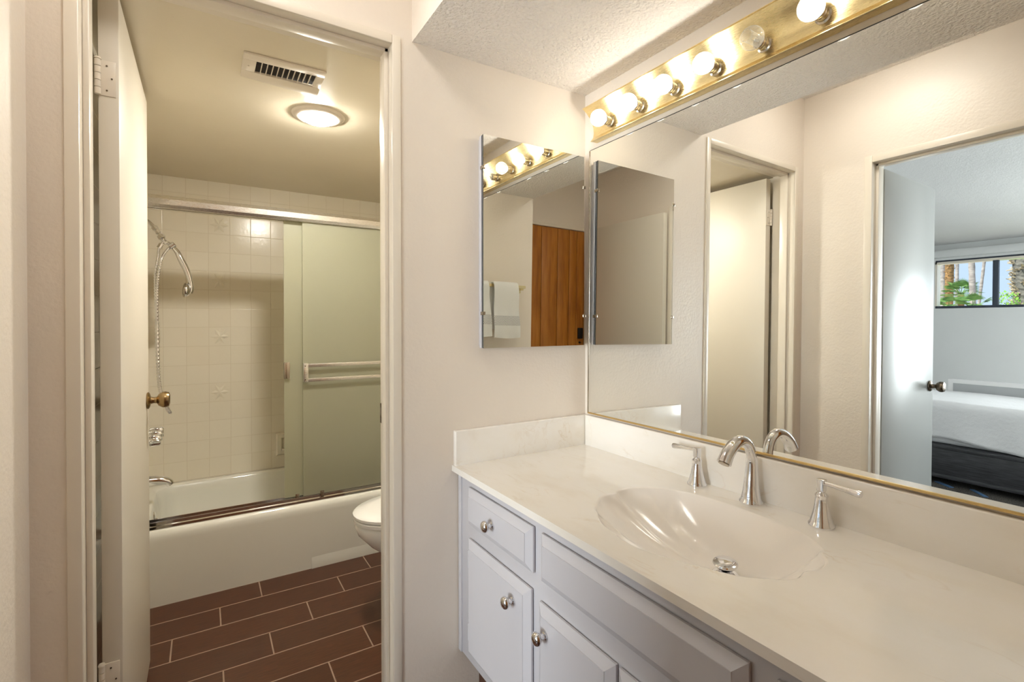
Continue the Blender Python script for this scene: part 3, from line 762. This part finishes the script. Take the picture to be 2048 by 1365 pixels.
for a, c in zip(loops, loops[1:]):
    m_ = len(a)
    for i in range(m_): b.faces.new([a[i], a[(i+1) % m_], c[(i+1) % m_], c[i]])
b.faces.new(loops[-1]); b.faces.new(loops[0])
# moulded step at the foot of the apron, right of the middle
prism(b, [(TY0+.03, .0), (TY0+.009, .0), (TY0+.0085, .022), (TY0+.0095, .036), (TY0+.0125, .066), (TY0+.03, .067)], 'x', -.742, TX1-.0)
bt = obj('bathtub', b, 'tubenamel', sharp=50); tag(bt, 'white enamelled bathtub against the tiled shower walls', 'bathtub')
b = NB(); ox = -1.4085
lathe(b, [(0, 0), (.034, 0), (.036, .003), (.032, .008), (.012, .010), (0, .0105)], (ox, 1.57, .272), Vector((1, 0, .09)), 32); ov = obj('overflow_plate', b, 'chrome', bt)
b = NB(); tube(b, [(ox+.010, 1.57, .272), (ox+.021, 1.57, .268), (ox+.024, 1.57, .25)], .0045, 10); obj('trip_lever', b, 'chrome', ov)

# ------------------------------------------------------------------ sliding shower doors
sd = thing('shower_door', 'sliding frosted glass tub doors with polished aluminium track', 'shower door', (-.70, 1.245, TZ))
b = NB(); prism(b, [(1.225, 1.735), (1.215, 1.748), (1.213, 1.772), (1.224, 1.790), (1.268, 1.790), (1.276, 1.772), (1.276, 1.735), (1.262, 1.735), (1.262, 1.745), (1.240, 1.745), (1.240, 1.735)], 'x', TX0+.0005, TX1-.0005); obj('header_rail', b, 'alu', sd, sharp=15)
b = NB(); prism(b, [(1.222, TZ+.0005), (1.222, TZ+.010), (1.230, TZ+.0135), (1.230, TZ+.026), (1.233, TZ+.026), (1.233, TZ+.0135), (1.246, TZ+.0135), (1.246, TZ+.024), (1.249, TZ+.024), (1.249, TZ+.0135), (1.265, TZ+.0135), (1.265, TZ+.030), (1.270, TZ+.030), (1.270, TZ+.0005)], 'x', TX0+.0005, TX1-.0005); obj('bottom_track', b, 'chrome', sd, sharp=15)
b = NB(); box(b, TX0+.0005, TX0+.022, 1.226, 1.272, TZ+.028, 1.735, 0, .001); box(b, TX1-.022, TX1-.0005, 1.226, 1.272, TZ+.028, 1.735, 0, .001); obj('wall_jambs', b, 'alu', sd)
b = NB(); box(b, -.777, .030, 1.236, 1.2415, TZ+.0275, 1.742); pf = obj('outer_panel', b, 'frosted', sd)
b = NB(); box(b, -.860, -.05, 1.2545, 1.260, TZ+.0275, 1.742); pb = obj('inner_panel', b, 'frosted', sd)
b = NB()
for z in (1.020, .947): box(b, -.772, .0, 1.2145, 1.2190, z-.0085, z+.0085, 0, .002)
box(b, -.777, -.755, 1.213, 1.2362, .938, 1.031, 0, .002); box(b, -.01, .01, 1.213, 1.2362, .938, 1.031, 0, .002)
tb = obj('towel_rail', b, 'alu', pf)
b = NB()
for z in (1.018, .950): lathe(b, [(0, 0), (.003, 0), (.003, .001), (0, .0012)], (-.769, 1.2131, z), (0, -1, 0), 10)
obj('rail_screws', b, 'oldbrass', tb)
b = NB(); box(b, -.862, -.835, 1.2435, 1.2545, .957, 1.038, 0, .002); box(b, -.862, -.855, 1.234, 1.2545, .957, 1.038, 0, .002); obj('pull_handle', b, 'nickel', pb)
for x, yy in ((-.805, 1.236), (-.690, 1.226)):
    b = NB(); box(b, x-.009, x+.009, yy-.004, yy-.001, TZ+.012, TZ+.045, 0, .001); box(b, x-.0045, x+.0045, yy-.0046, yy-.0036, TZ+.018, TZ+.036); obj('guide_block', b, 'nickel', sd)

# ------------------------------------------------------------------ shower set on the left tiled wall
sh = thing('hand_shower', 'chrome hand shower hanging from a wall arm with a long metal hose', 'shower head', (-1.4645, 1.57, 1.742))
b = NB(); lathe(b, [(0, 0), (.030, 0), (.029, .004), (.018, .012), (.010, .014)], (-1.4648, 1.57, 1.742), (1, 0, 0), 28); obj('flange', b, 'chrome', sh)
b = NB(); tube(b, spline([(-1.464, 1.57, 1.742), (-1.440, 1.57, 1.738), (-1.418, 1.57, 1.723), (-1.396, 1.57, 1.699)], 14), .0085, 16); obj('arm', b, 'chrome', sh)
b = NB(); a_ = Vector((-1.400, 1.57, 1.7035)); d_ = Vector((.022, 0, -.034)).normalized()
lathe(b, [(0, 0), (.0135, 0), (.0135, .016), (.0105, .018), (.0105, .030), (.012, .031), (.012, .036), (.008, .038), (.008, .044), (.015, .046), (.0165, .052), (.0165, .062), (.013, .066), (.010, .072), (.010, .095), (.007, .097)], a_, d_, 8)
e_ = a_+d_*.08
tube(b, [e_+Vector((-.002, 0, .006)), e_+Vector((-.008, 0, -.006)), e_+Vector((-.016, 0, -.020))], .006, 12)
tube(b, [e_+Vector((-.013, 0, -.014)), e_+Vector((-.024, 0, -.036))], .0105, 8)
obj('diverter', b, 'chrome', sh)
b = NB(); c_ = Vector((-1.326, 1.57, 1.617)); lathe(b, [(.011, -.014), (.0145, -.013), (.0150, .010), (.0125, .013), (.011, .013)], c_, Vector((.75, 0, .66)), 18); tube(b, [e_+Vector((.004, 0, -.004)), c_+Vector((-.006, 0, .004))], .008, 12); obj('cradle', b, 'chrome', sh)
hp = spline([(-1.320, 1.57, 1.606), (-1.304, 1.57, 1.583), (-1.288, 1.57, 1.545), (-1.270, 1.57, 1.505), (-1.257, 1.57, 1.465), (-1.250, 1.57, 1.430), (-1.250, 1.57, 1.402), (-1.256, 1.57, 1.385)], 30)
b = NB(); tube(b, hp, [.0095+.0058*math.sin(PI*min(1, i/22))+(.005*min(1, (i-20)/6) if i > 20 else 0) for i in range(31)], 18); hs = obj('handset', b, 'chrome', sh)
hd = Vector((-1, 0, .10)).normalized(); hc = Vector((-1.252, 1.57, 1.396))
b = NB(); lathe(b, [(0, -.004), (.016, -.002), (.028, .006), (.034, .014), (.0345, .020), (0, .0205)], hc, hd, 32); sp = obj('spray_head', b, 'chrome', hs)
b = NB(); lathe(b, [(0, .020), (.0375, .020), (.0375, .023), (.034, .028), (.022, .032), (0, .033)], hc, hd, 32); obj('spray_face', b, 'nickel', sp)
# hose: down from the diverter, a loop low down and back up to the handset
h1 = spline([e_+Vector((-.024, 0, -.036)), (-1.385, 1.575, 1.555), (-1.395, 1.575, 1.47), (-1.3945, 1.575, 1.35), (-1.392, 1.575, 1.20), (-1.389, 1.575, 1.04), (-1.383, 1.575, .92), (-1.367, 1.572, .845), (-1.348, 1.568, .80), (-1.338, 1.563, .788),
             (-1.345, 1.558, .808), (-1.366, 1.555, .86), (-1.379, 1.555, .93), (-1.385, 1.555, 1.04), (-1.387, 1.555, 1.20), (-1.388, 1.555, 1.34), (-1.384, 1.558, 1.45), (-1.368, 1.562, 1.55), (-1.346, 1.567, 1.595), (-1.335, 1.57, 1.607)], 620)
b = NB(); tube(b, h1, [.0062+.0011*(1 if i % 4 < 2 else -1) for i in range(621)], 10); obj('hose', b, 'chrome', sh, sharp=25)
# tub taps and spout
def tap(y, z, label):
    t = thing('tub_tap', label, 'tap', (-1.4648, y, z), 'taps above the tub spout')
    b = NB(); lathe(b, [(0, 0), (.030, 0), (.029, .004), (.020, .014), (.012, .020), (.010, .030)], (-1.4648, y, z), (1, 0, 0), 24); obj('escutcheon', b, 'chrome', t)
    b = NB()
    seg = 36; rings = []
    for r, h in ((.016, .028), (.023, .034), (.0265, .054), (.0255, .088), (.021, .094), (0.004, .095)):
        rings.append([b.verts.new((-1.4648+h, y+r*(1+.13*math.cos(6*2*PI*i/seg))*math.cos(2*PI*i/seg), z+r*(1+.13*math.cos(6*2*PI*i/seg))*math.sin(2*PI*i/seg))) for i in range(seg)])
    for p, q in zip(rings, rings[1:]):
        for i in range(seg): b.faces.new([p[i], p[(i+1) % seg], q[(i+1) % seg], q[i]])
    b.faces.new(rings[0]); b.faces.new(rings[-1]); obj('grip', b, 'chrome', t)
tap(1.67, .678, 'chrome fluted tub tap nearest the back tiled wall'); tap(1.57, .678, 'chrome fluted tub tap in the middle of the row'); tap(1.47, .678, 'chrome fluted tub tap nearest the sliding glass doors')
ts = thing('tub_spout', 'chrome tub spout under the shower taps', 'tub spout', (-1.4648, 1.57, .462))
b = NB(); lathe(b, [(0, 0), (.033, 0), (.032, .004), (.026, .008)], (-1.4648, 1.57, .462), (1, 0, 0), 24); obj('escutcheon', b, 'chrome', ts)
b = NB(); tube(b, spline([(-1.462, 1.57, .462), (-1.42, 1.57, .462), (-1.38, 1.57, .458), (-1.350, 1.57, .447), (-1.339, 1.57, .430)], 20), [.0245, .0245, .0243, .024, .0235, .023, .0225, .022, .0215, .021, .0205, .020, .0196, .0192, .0188, .0185, .0182, .018, .0175, .017, .0165], 20); obj('spout', b, 'chrome', ts)
# ceramic soap dish on the back wall
so = thing('soap_dish', 'bone ceramic soap dish set in the back shower wall', 'soap dish', (-.748, 1.9495, .414))
b = NB(); x0, x1, z0, z1, yb, yf = -.823, -.673, .414, .551, 1.9494, 1.926
R_ = [[(x0, z0), (x1, z0), (x1, z1), (x0, z1)]]
def ring4(i, y): return [b.verts.new(v) for v in ((x0+i, y, z0+i), (x1-i, y, z0+i), (x1-i, y, z1-i), (x0+i, y, z1-i))]
rs = [ring4(0, yb), ring4(.0, yf+.012), ring4(.008, yf), ring4(.026, yf), ring4(.032, yf+.004), ring4(.038, yb-.004)]
for p, q in zip(rs, rs[1:]):
    for k in range(4): b.faces.new([p[k], p[(k+1) % 4], q[(k+1) % 4], q[k]])
b.faces.new(rs[-1]); b.faces.new(rs[0])
obj('plate', b, 'ceramic', so, sharp=20)
b = NB(); prism(b, [(yf+.004, z0+.030), (yf-.034, z0+.034), (yf-.038, z0+.042), (yf-.032, z0+.046), (yf+.004, z0+.042)], 'x', x0+.028, x1-.028); obj('tray', b, 'ceramic', so, sharp=50)

# ------------------------------------------------------------------ toilet
tl = thing('toilet', 'white toilet with closed lid between the tub and the doorway wall', 'toilet', (-.33, .66, 0))
TYC = .66
def egg(b, xf, xb, hw, z, m=40, p=1.0):
    """elongated outline: rounded nose at xf (toward -X), squarer rear at xb"""
    out = []
    for k in range(m):
        a = 2*PI*k/m; c, s = math.cos(a), math.sin(a)
        xc = xb-(xb-xf)*.42
        x = xc+(xb-xc)*max(c, 0)**.8 if c > 0 else xc-(xc-xf)*abs(c)**1.0
        out.append(b.verts.new((x, TYC+hw*(abs(s)**.92)*(1 if s > 0 else -1), z)))
    return out
def loft(b, rings):
    for p, q in zip(rings, rings[1:]):
        m_ = len(p)
        for i in range(m_): b.faces.new([p[i], p[(i+1) % m_], q[(i+1) % m_], q[i]])
    b.faces.new(rings[0]); b.faces.new(rings[-1])
b = NB(); loft(b, [egg(b, -.46, -.09, .10, 0), egg(b, -.455, -.09, .096, .03), egg(b, -.44, -.09, .085, .10), egg(b, -.455, -.08, .092, .17), egg(b, -.53, -.08, .125, .235), egg(b, -.61, -.08, .158, .30), egg(b, -.655, -.08, .174, .35), egg(b, -.668, -.08, .178, .385), egg(b, -.664, -.08, .176, .398), egg(b, -.655, -.085, .17, .402)])
box(b, -.20, .055, TYC-.17, TYC+.17, .30, .398, 0, .02, 3)
obj('bowl', b, 'porcelain', tl, sharp=50)
b = NB(); loft(b, [egg(b, -.662, -.19, .172, .4035), egg(b, -.672, -.185, .180, .406), egg(b, -.673, -.185, .181, .418), egg(b, -.667, -.19, .176, .4215)]); obj('seat', b, 'seat', tl, sharp=50)
b = NB(); loft(b, [egg(b, -.664, -.18, .174, .4235), egg(b, -.674, -.175, .181, .427), egg(b, -.675, -.175, .182, .438), egg(b, -.667, -.18, .176, .4445), egg(b, -.61, -.21, .13, .4495), egg(b, -.50, -.27, .06, .4515)]); obj('lid', b, 'seat', tl, sharp=50)
b = NB(); box(b, -.155, .055, TYC-.24, TYC+.24, .399, .735, 0, .02, 3); tk = obj('tank', b, 'porcelain', tl)
b = NB(); box(b, -.165, .0575, TYC-.25, TYC+.25, .736, .772, 0, .012, 3); obj('tank_lid', b, 'porcelain', tl)
b = NB(); lathe(b, [(0, 0), (.012, 0), (.012, .008), (0, .009)], (-.156, TYC+.17, .68), (-1, 0, 0), 16); tube(b, [(-.162, TYC+.17, .68), (-.166, TYC+.13, .675), (-.166, TYC+.09, .668)], .005, 10); obj('flush_lever', b, 'chrome', tk)
# bolt caps
for s in (-1, 1):
    b = NB(); lathe(b, [(.014, 0), (.013, .010), (.007, .016), (0, .017)], (-.30, TYC+s*.112, .0005), (0, 0, 1), 16); obj('bolt_cap', b, 'porcelain', tl)

# ------------------------------------------------------------------ towels on the alcove end wall (seen in the medicine cabinet mirror)
bar_t = thing('towel_bar', 'brass square towel bar on the wall opposite the medicine cabinet', 'towel bar', (-.36, YD, 1.475))
b = NB(); box(b, -.568, -.13, YD+.060, YD+.078, 1.459, 1.477, 0, .002); obj('bar', b, 'brass', bar_t)
for x in (-.553, -.145):
    b = NB(); box(b, x-.022, x+.022, YD+.0006, YD+.008, 1.434, 1.480, 0, .002); box(b, x-.010, x+.010, YD+.008, YD+.061, 1.449, 1.471, 0, .002); obj('post', b, 'brass', bar_t)
def towel(x0, x1, x0b, x1b, z_low, label, ph):
    yb, t = YD+.069, .007
    path = []
    r = .0175
    for k in range(9): path.append((YD+.040-.006*(1-k/8), 1.20+(1.458-1.20)*k/8))
    for k in range(1, 12):
        a = PI-k*PI/12; path.append((yb+.029*math.cos(a), 1.468+.0265*math.sin(a)))
    nz = 26
    for k in range(nz+1): path.append((yb+.029+.005*math.sin(k*.35+ph), 1.466-(1.466-z_low)*k/nz))
    nx = 22; b = NB(); grid = []
    for off in (0, 1):
        g = []
        for i, (y, z) in enumerate(path):
            t0 = Vector((path[min(i+1, len(path)-1)][0]-path[max(i-1, 0)][0], path[min(i+1, len(path)-1)][1]-path[max(i-1, 0)][1])).normalized()
            nrm = Vector((-t0.y, t0.x))
            f = max(0, (1.466-z)/(1.466-z_low)) if i > 19 else 0
            row = []
            for j in range(nx+1):
                u = j/nx; x = (x0+(x0b-x0)*f)*(1-u)+(x1+(x1b-x1)*f)*u
                wv = .004*f*math.sin(u*7+ph)+.003*f*math.sin(u*15+ph*2)
                yy = y+wv+nrm.x*t*off*-1; zz = z+nrm.y*t*off*-1-.006*f*math.sin(u*PI)*(1 if i == len(path)-1 else 0)
                row.append(b.verts.new((x, yy, zz)))
            g.append(row)
        grid.append(g)
    A, B = grid; m = len(path)
    def bandidx(i):
        z = (path[i][1]+path[i+1][1])/2
        return 1 if i > 20 and z_low+.072 < z < z_low+.135 else 0
    for i in range(m-1):
        for j in range(nx):
            for g in (A, B):
                f = b.faces.new([g[i][j], g[i+1][j], g[i+1][j+1], g[i][j+1]]); f.material_index = bandidx(i)
        for j in (0, nx): b.faces.new([A[i][j], A[i+1][j], B[i+1][j], B[i][j]])
    for i in (0, m-1):
        for j in range(nx): b.faces.new([A[i][j], A[i][j+1], B[i][j+1], B[i][j]])
    tag(obj('hand_towel', b, ['towel', 'towelband'], sharp=60), label, 'towel', 'hand towels on the brass bar')
towel(-.500, -.325, -.517, -.330, 1.148, 'white hand towel with grey woven band nearer the wood panelled door', .4)
towel(-.288, -.150, -.318, -.155, 1.156, 'white hand towel with grey woven band farther from the wood panelled door', 1.9)

# ------------------------------------------------------------------ bedroom (seen in the mirror)
BX0, BX1, BY0, BY1, BZC = -6.4, XC-WT, -3.6, 2.2, 2.285
b = NB(); box(b, BX0-.12, BX1, BY0-.12, BY1+.12, -.05, .0); box(b, BX1, XC, DY0, DY1, -.05, -.0008); struct('floor_bedroom', b, 'carpet', 'grey-brown carpet in the bedroom', 'floor')
b = NB(); box(b, BX0-.12, BX1, BY0-.12, BY1+.12, BZC, BZC+.28); struct('ceiling_bedroom', b, 'bedceil', 'pale grey bedroom ceiling', 'ceiling')
WZ0, WZ1, WY0, WY1 = 1.516, 2.10, -.95, .985
SY0, SY1 = -3.3, -1.2
b = NB(); box(b, BX0-.12, BX0, SY1, BY1, 0, WZ0); box(b, BX0-.12, BX0, BY0, BY1, WZ1, BZC); box(b, BX0-.12, BX0, WY1, BY1, WZ0, WZ1); box(b, BX0-.12, BX0, SY1, WY0, WZ0, WZ1); box(b, BX0-.12, BX0, BY0, SY0, 0, WZ1)
struct('wall_bedroom_window', b, 'bedwall', 'grey bedroom wall under the high ribbon window', 'wall')
b = NB(); box(b, BX0-.12, BX1, BY1, BY1+.12, 0, BZC); struct('wall_bedroom_side', b, 'bedwall', 'grey bedroom side wall behind the open door', 'wall')
b = NB(); box(b, BX0-.12, BX1, BY0-.12, BY0, 0, BZC)
struct('wall_bedroom_far', b, 'bedwall', 'grey bedroom wall opposite the open door', 'wall')
b = NB(); box(b, XC-WT-.01, XC-WT, BY0, YH-.11, 0, BZC); box(b, XC-WT-.01, XC-WT, 2.06, BY1, 0, BZC); box(b, XC-WT-.004, XC-WT-.0005, 0.004, 2.06, 0, BZC); box(b, XC-WT-.004, XC-WT-.0005, DY1+.021, 0.004, 0, BZC); box(b, XC-WT-.004, XC-WT-.0005, YH-.11, DY0-.021, 0, BZC)
struct('wall_bedroom_near', b, 'bedwall', 'grey bedroom face of the doorway wall', 'wall')
# ribbon window
b = NB(); fx0, fx1 = BX0-.07, BX0-.02
box(b, fx0, fx1, WY0, WY1, WZ0, WZ0+.030, 0, .003); box(b, fx0, fx1, WY0, WY1, WZ1-.02, WZ1, 0, .003)
for yy in (.446,): box(b, fx0, fx1, yy-.024, yy+.024, WZ0+.028, WZ1-.018, 0, .003)
box(b, fx0, fx1, WY0, WY0+.02, WZ0+.028, WZ1-.018, 0, .003)
w1 = struct('window_1', b, 'darkalu', 'dark framed ribbon window high on the bedroom wall, palms outside', 'window')
b = NB(); box(b, BX0-.048, BX0-.043, WY0+.01, WY1, WZ0+.02, WZ1-.01); obj('pane', b, 'windowglass', w1)
b = NB(); box(b, BX0-.115, BX0-.005, WY1-.018, WY1, WZ0+.03, WZ1-.02); box(b, BX0-.115, BX0-.005, WY0, WY1, WZ1-.045, WZ1-.02); obj('reveal', b, 'trim', w1)
# unseen tall window farther along this wall, added to let daylight in
b = NB()
box(b, BX0-.09, BX0-.03, SY0, SY1, .0005, .05, 0, .003); box(b, BX0-.09, BX0-.03, SY0, SY1, WZ1-.05, WZ1, 0, .003)
for y in (SY0+.025, (SY0+SY1)/2, SY1-.025): box(b, BX0-.09, BX0-.03, y-.025, y+.025, .05, WZ1-.05, 0, .003)
w2 = struct('window_added', b, 'darkalu', 'unseen tall sliding window added for daylight in the bedroom', 'window')
b = NB(); box(b, BX0-.063, BX0-.057, SY0+.03, SY1-.03, .045, WZ1-.045); obj('pane', b, 'windowglass', w2)
# roller shade cassette above the ribbon window
b = NB(); prism(b, [(BX0+.002, 2.125), (BX0+.085, 2.125), (BX0+.092, 2.135), (BX0+.092, 2.198), (BX0+.085, 2.208), (BX0+.002, 2.208)], 'y', WY0-.05, 1.15); tag(obj('shade_valance', b, 'bedwall'), 'pale grey shade valance above the ribbon window', 'valance')
# bed
BF, BBk = -3.93, -4.97
bed = thing('bed', 'low charcoal platform bed under a white quilted coverlet', 'bed', (-4.42, -.35, 0))
b = NB(); box(b, BBk-.02, -3.87, -1.45, .66, .055, .300, 0, .006); box(b, BBk-.02, -3.862, -1.46, .67, .285, .312, 0, .004); box(b, BBk-.02, -3.863, -1.46, .67, .052, .082, 0, .004); obj('platform', b, 'bedwood', bed)
for x in (-3.96, -4.88):
    for y in (-1.35, .56):
        b = NB(); box(b, x-.03, x+.03, y-.03, y+.03, .0005, .056, 0, .003); obj('leg', b, 'bedwood', bed)
b = NB(); box(b, BBk, BF-.01, -1.41, .62, .312, .63, 0, .05, 4); obj('mattress', b, 'quilt', bed)
# coverlet: grid draped over the top and down the front
b = NB(); ny, rows = 60, []
for j in range(ny+1):
    y = -1.43+(2.07)*j/ny
    hem = .362-.05*max(0, min(1, (.05-y)/.40))**1.3+.006*math.sin(y*11)
    sag = .006*math.sin(y*5)+.004*math.sin(y*13+1)
    prof_ = [(BBk-.004, .50), (BBk+.0, .62)]
    for k in range(13): prof_.append((BBk+.02+(BF-.06-BBk-.02)*k/12, .652+sag*math.sin(PI*k/12)+.004*math.sin(k*2.1+y*7)))
    for k in range(1, 7):
        a = PI/2*(1-k/6); prof_.append((BF-.055+.058*math.cos(a), .594+.058*math.sin(a)+sag*.3))
    for k in range(1, 13):
        t = k/12; prof_.append((BF+.004+.012*t+.007*math.sin(y*16+t*2)*t, .594+(hem-.594)*t))
    rows.append([b.verts.new((x, y, z)) for x, z in prof_])
for p, q in zip(rows, rows[1:]):
    for i in range(len(p)-1): b.faces.new([p[i], p[i+1], q[i+1], q[i]])
cv = obj('coverlet', b, 'quilt', bed, sharp=70)
md = cv.modifiers.new('thickness', 'SOLIDIFY'); md.thickness = .008; md.offset = 1
hb = NB(); box(hb, -5.045, -5.0, -1.55, .432, .0, .772, 0, .004); 
MT['whitewood'] = plain('white_painted_wood', '#F6F4F3', .4); hd_ = obj('headboard', hb, 'whitewood', bed)
hb = NB(); box(hb, -4.9995, -4.994, -1.50, .392, .40, .735, 0, .002); MT['greywood'] = plain('grey_painted_inset', '#B9BABB', .5); obj('inset_panel', hb, 'greywood', hd_)
# blue strips lying on the carpet below the bed edge
MT['blue'] = plain('blue_strip', '#4C6E94', .5)
b = NB(); box(b, -3.96, -3.80, .10, .135, .0005, .006, 0, .001); bmesh.ops.rotate(b, verts=b.verts[:], cent=(-3.88, .115, .003), matrix=Matrix.Rotation(-.9, 3, 'Z')); tag(obj('blue_strip', b, 'blue'), 'blue flat strip on the carpet nearer the open bedroom door', 'strip', 'blue strips on the carpet')
b = NB(); box(b, -3.93, -3.75, -.12, -.09, .0005, .006, 0, .001); bmesh.ops.rotate(b, verts=b.verts[:], cent=(-3.84, -.10, .003), matrix=Matrix.Rotation(-.7, 3, 'Z')); tag(obj('blue_strip', b, 'blue'), 'blue flat strip on the carpet farther from the open bedroom door', 'strip', 'blue strips on the carpet')

# ------------------------------------------------------------------ garden outside the ribbon window
b = NB(); box(b, -60, -6.6, -14, 26, -.25, -.06); struct('ground', b, 'soil', 'pale dry ground outside the bedroom window', 'ground')
def trunk(bm, base, top, r0, r1, seg=12, n=22, wob=.03, ring=.05):
    b0, t0 = Vector(base), Vector(top); pts, rads = [], []
    for i in range(n+1):
        t = i/n; pts.append(b0.lerp(t0, t)+Vector((random.uniform(-1, 1), random.uniform(-1, 1), 0))*r0*wob); rads.append((r0+(r1-r0)*t)*(1+ring*(1 if i % 2 else -1)))
    tube(bm, pts, rads, seg)
def fan(bm, c, d, size, blades=19, droop=.25):
    """one fan frond: stalk plus a hand of narrow blades"""
    d = Vector(d).normalized(); x, y, _ = frame_of(d); s = x if abs(x.z) < abs(y.z) else y
    up = d.cross(s); c = Vector(c); h = c+d*size*.55
    tube(bm, [c, c+d*size*.3+Vector((0, 0, .02)), h], [size*.018, size*.015, size*.012], 5)
    for k in range(blades):
        a = (k/(blades-1)-.5)*2.5; dv = (d*math.cos(a)+s*math.sin(a)).normalized()
        Lg = size*.62*(1-.18*abs(a)); m_ = h+dv*Lg*.55; e = h+dv*Lg-Vector((0, 0, droop*size*.35))
        w_ = dv.cross(up).normalized()*size*.022
        v = [bm.verts.new(p) for p in (h, m_+w_, e, m_-w_)]
        v2 = bm.verts.new(m_+up*size*.012)
        for tri in ((v[0], v[1], v2), (v[1], v[2], v2), (v[2], v[3], v2), (v[3], v[0], v2)): bm.faces.new(tri)
def at(X, y40, z=None):
    k = (X+1.19)/41.19
    return (-X, -1.4+(y40+1.4)*k) if z is None else (-X, -1.4+(y40+1.4)*k, 1.236+(z-1.236)*k)
def palm(label, base, top, r0, r1, mt, crown, n_f, stubs=0, grp=None):
    t = thing('palm_tree', label, 'palm tree', base, grp)
    b = NB(); trunk(b, base, top, r0, r1, wob=.06 if stubs else .02)
    if stubs:
        s = b; b0, t0 = Vector(base), Vector(top)
        for k in range(stubs):
            u = random.uniform(0, 1); a = random.uniform(0, 2*PI); p = b0.lerp(t0, u); r = r0+(r1-r0)*u
            o = Vector((math.cos(a), math.sin(a), 0)); q = p+o*r*.9; e = q+o*r*random.uniform(.25, .55)+Vector((0, 0, r*random.uniform(-.1, .5)))
            w_ = Vector((-o.y, o.x, 0))*r*.16
            vs = [s.verts.new(v) for v in (q-w_, q+w_, e+w_*.35, e-w_*.35, q+Vector((0, 0, r*.2)), e+Vector((0, 0, r*.06)))]
            for f in ((0, 1, 2, 3), (0, 4, 5, 3), (1, 4, 5, 2), (0, 1, 4), (3, 2, 5)): s.faces.new([vs[i] for i in f]).material_index = 1
    obj('trunk', b, [mt, 'flake' if stubs > 200 else 'barkbrown'], t, sharp=30)
    if crown:
        c = NB()
        for k in range(n_f):
            a = 2*PI*k/n_f*2.4; el = -.35+1.5*((k*.618) % 1)
            fan(c, top, (math.cos(a)*math.cos(el), math.sin(a)*math.cos(el), math.sin(el)), crown)
        obj('crown', c, 'frond', t, sharp=10)
G = 'palms outside the bedroom window'
palm('brown rough-barked palm trunk at the left of the ribbon window', (*at(40, 10.82), -.1), (*at(40, 10.83), 7.2), .20, .24, 'barkbrown', 1.5, 16, 160, G)
palm('thin grey palm trunk just left of the brown rough one', (*at(54, 11.12), -.1), (*at(54, 11.20), 11.5), .17, .16, 'barkgrey', 1.8, 12, 0, G)
palm('slender pale palm trunk between the brown trunk and the bush palm', (*at(47, 10.44), -.1), (*at(47, 10.44), 9.4), .11, .11, 'barkgrey', 1.4, 12, 0, G)
palm('straight pale grey palm trunk right of the bush palm', (*at(35, 9.52), -.1), (*at(35, 9.86), 8.4), .15, .14, 'barkgrey', 1.3, 14, 0, G)
palm('thin leaning palm trunk nearest the window mullion', (*at(44, 9.62), -.1), (*at(44, 8.9), 9.2), .09, .09, 'barkgrey', 1.2, 12, 0, G)
palm('low bushy green fan palm in front of the tall trunks', (*at(37, 10.20), -.1), at(37, 10.22, 3.75), .16, .15, 'barkbrown', 1.0, 26, 0, G)
palm('low spreading fan palm at the left foot of the window', (*at(31, 10.85), -.1), at(31, 10.85, 2.85), .13, .13, 'barkbrown', .75, 20, 0, G)
palm('low fan palm under the pale grey trunk, left of the mullion', (*at(28, 9.65), -.1), at(28, 9.65, 2.80), .13, .13, 'barkbrown', .8, 20, 0, G)
palm('thick shaggy palm trunk covered in dry frond stubs at the right', (-12, 1.36, -.06), (-12, 1.36, 4.6), .19, .215, 'barkshag', .9, 14, 900, G)
b = NB()
for k in range(1500):
    p = Vector((-10.2+random.gauss(0, .22), random.uniform(-.6, 1.30), 0)); hmax = 1.80+.07*math.sin(p.y*6)+.05*math.sin(p.y*17)
    p.z = hmax-abs(random.gauss(0, .16)); a = random.uniform(0, 2*PI); e = random.uniform(-.3, 1.2)
    d = Vector((math.cos(a)*math.cos(e), math.sin(a)*math.cos(e), math.sin(e))); x, y, _ = frame_of(d); s = random.uniform(.035, .07)
    vs = [b.verts.new(v) for v in (p, p+d*s*.5+x*s*.22, p+d*s, p+d*s*.5-x*s*.22)]
    b.faces.new(vs)
box(b, -10.5, -9.9, -.65, 1.28, -.06, 1.62, 0, .12, 3)
tag(obj('hedge', b, 'hedge', sharp=5), 'bright green leafy hedge below the right pane of the ribbon window', 'hedge')

for o in bpy.data.objects:
    if '_w' in o: del o['_w']
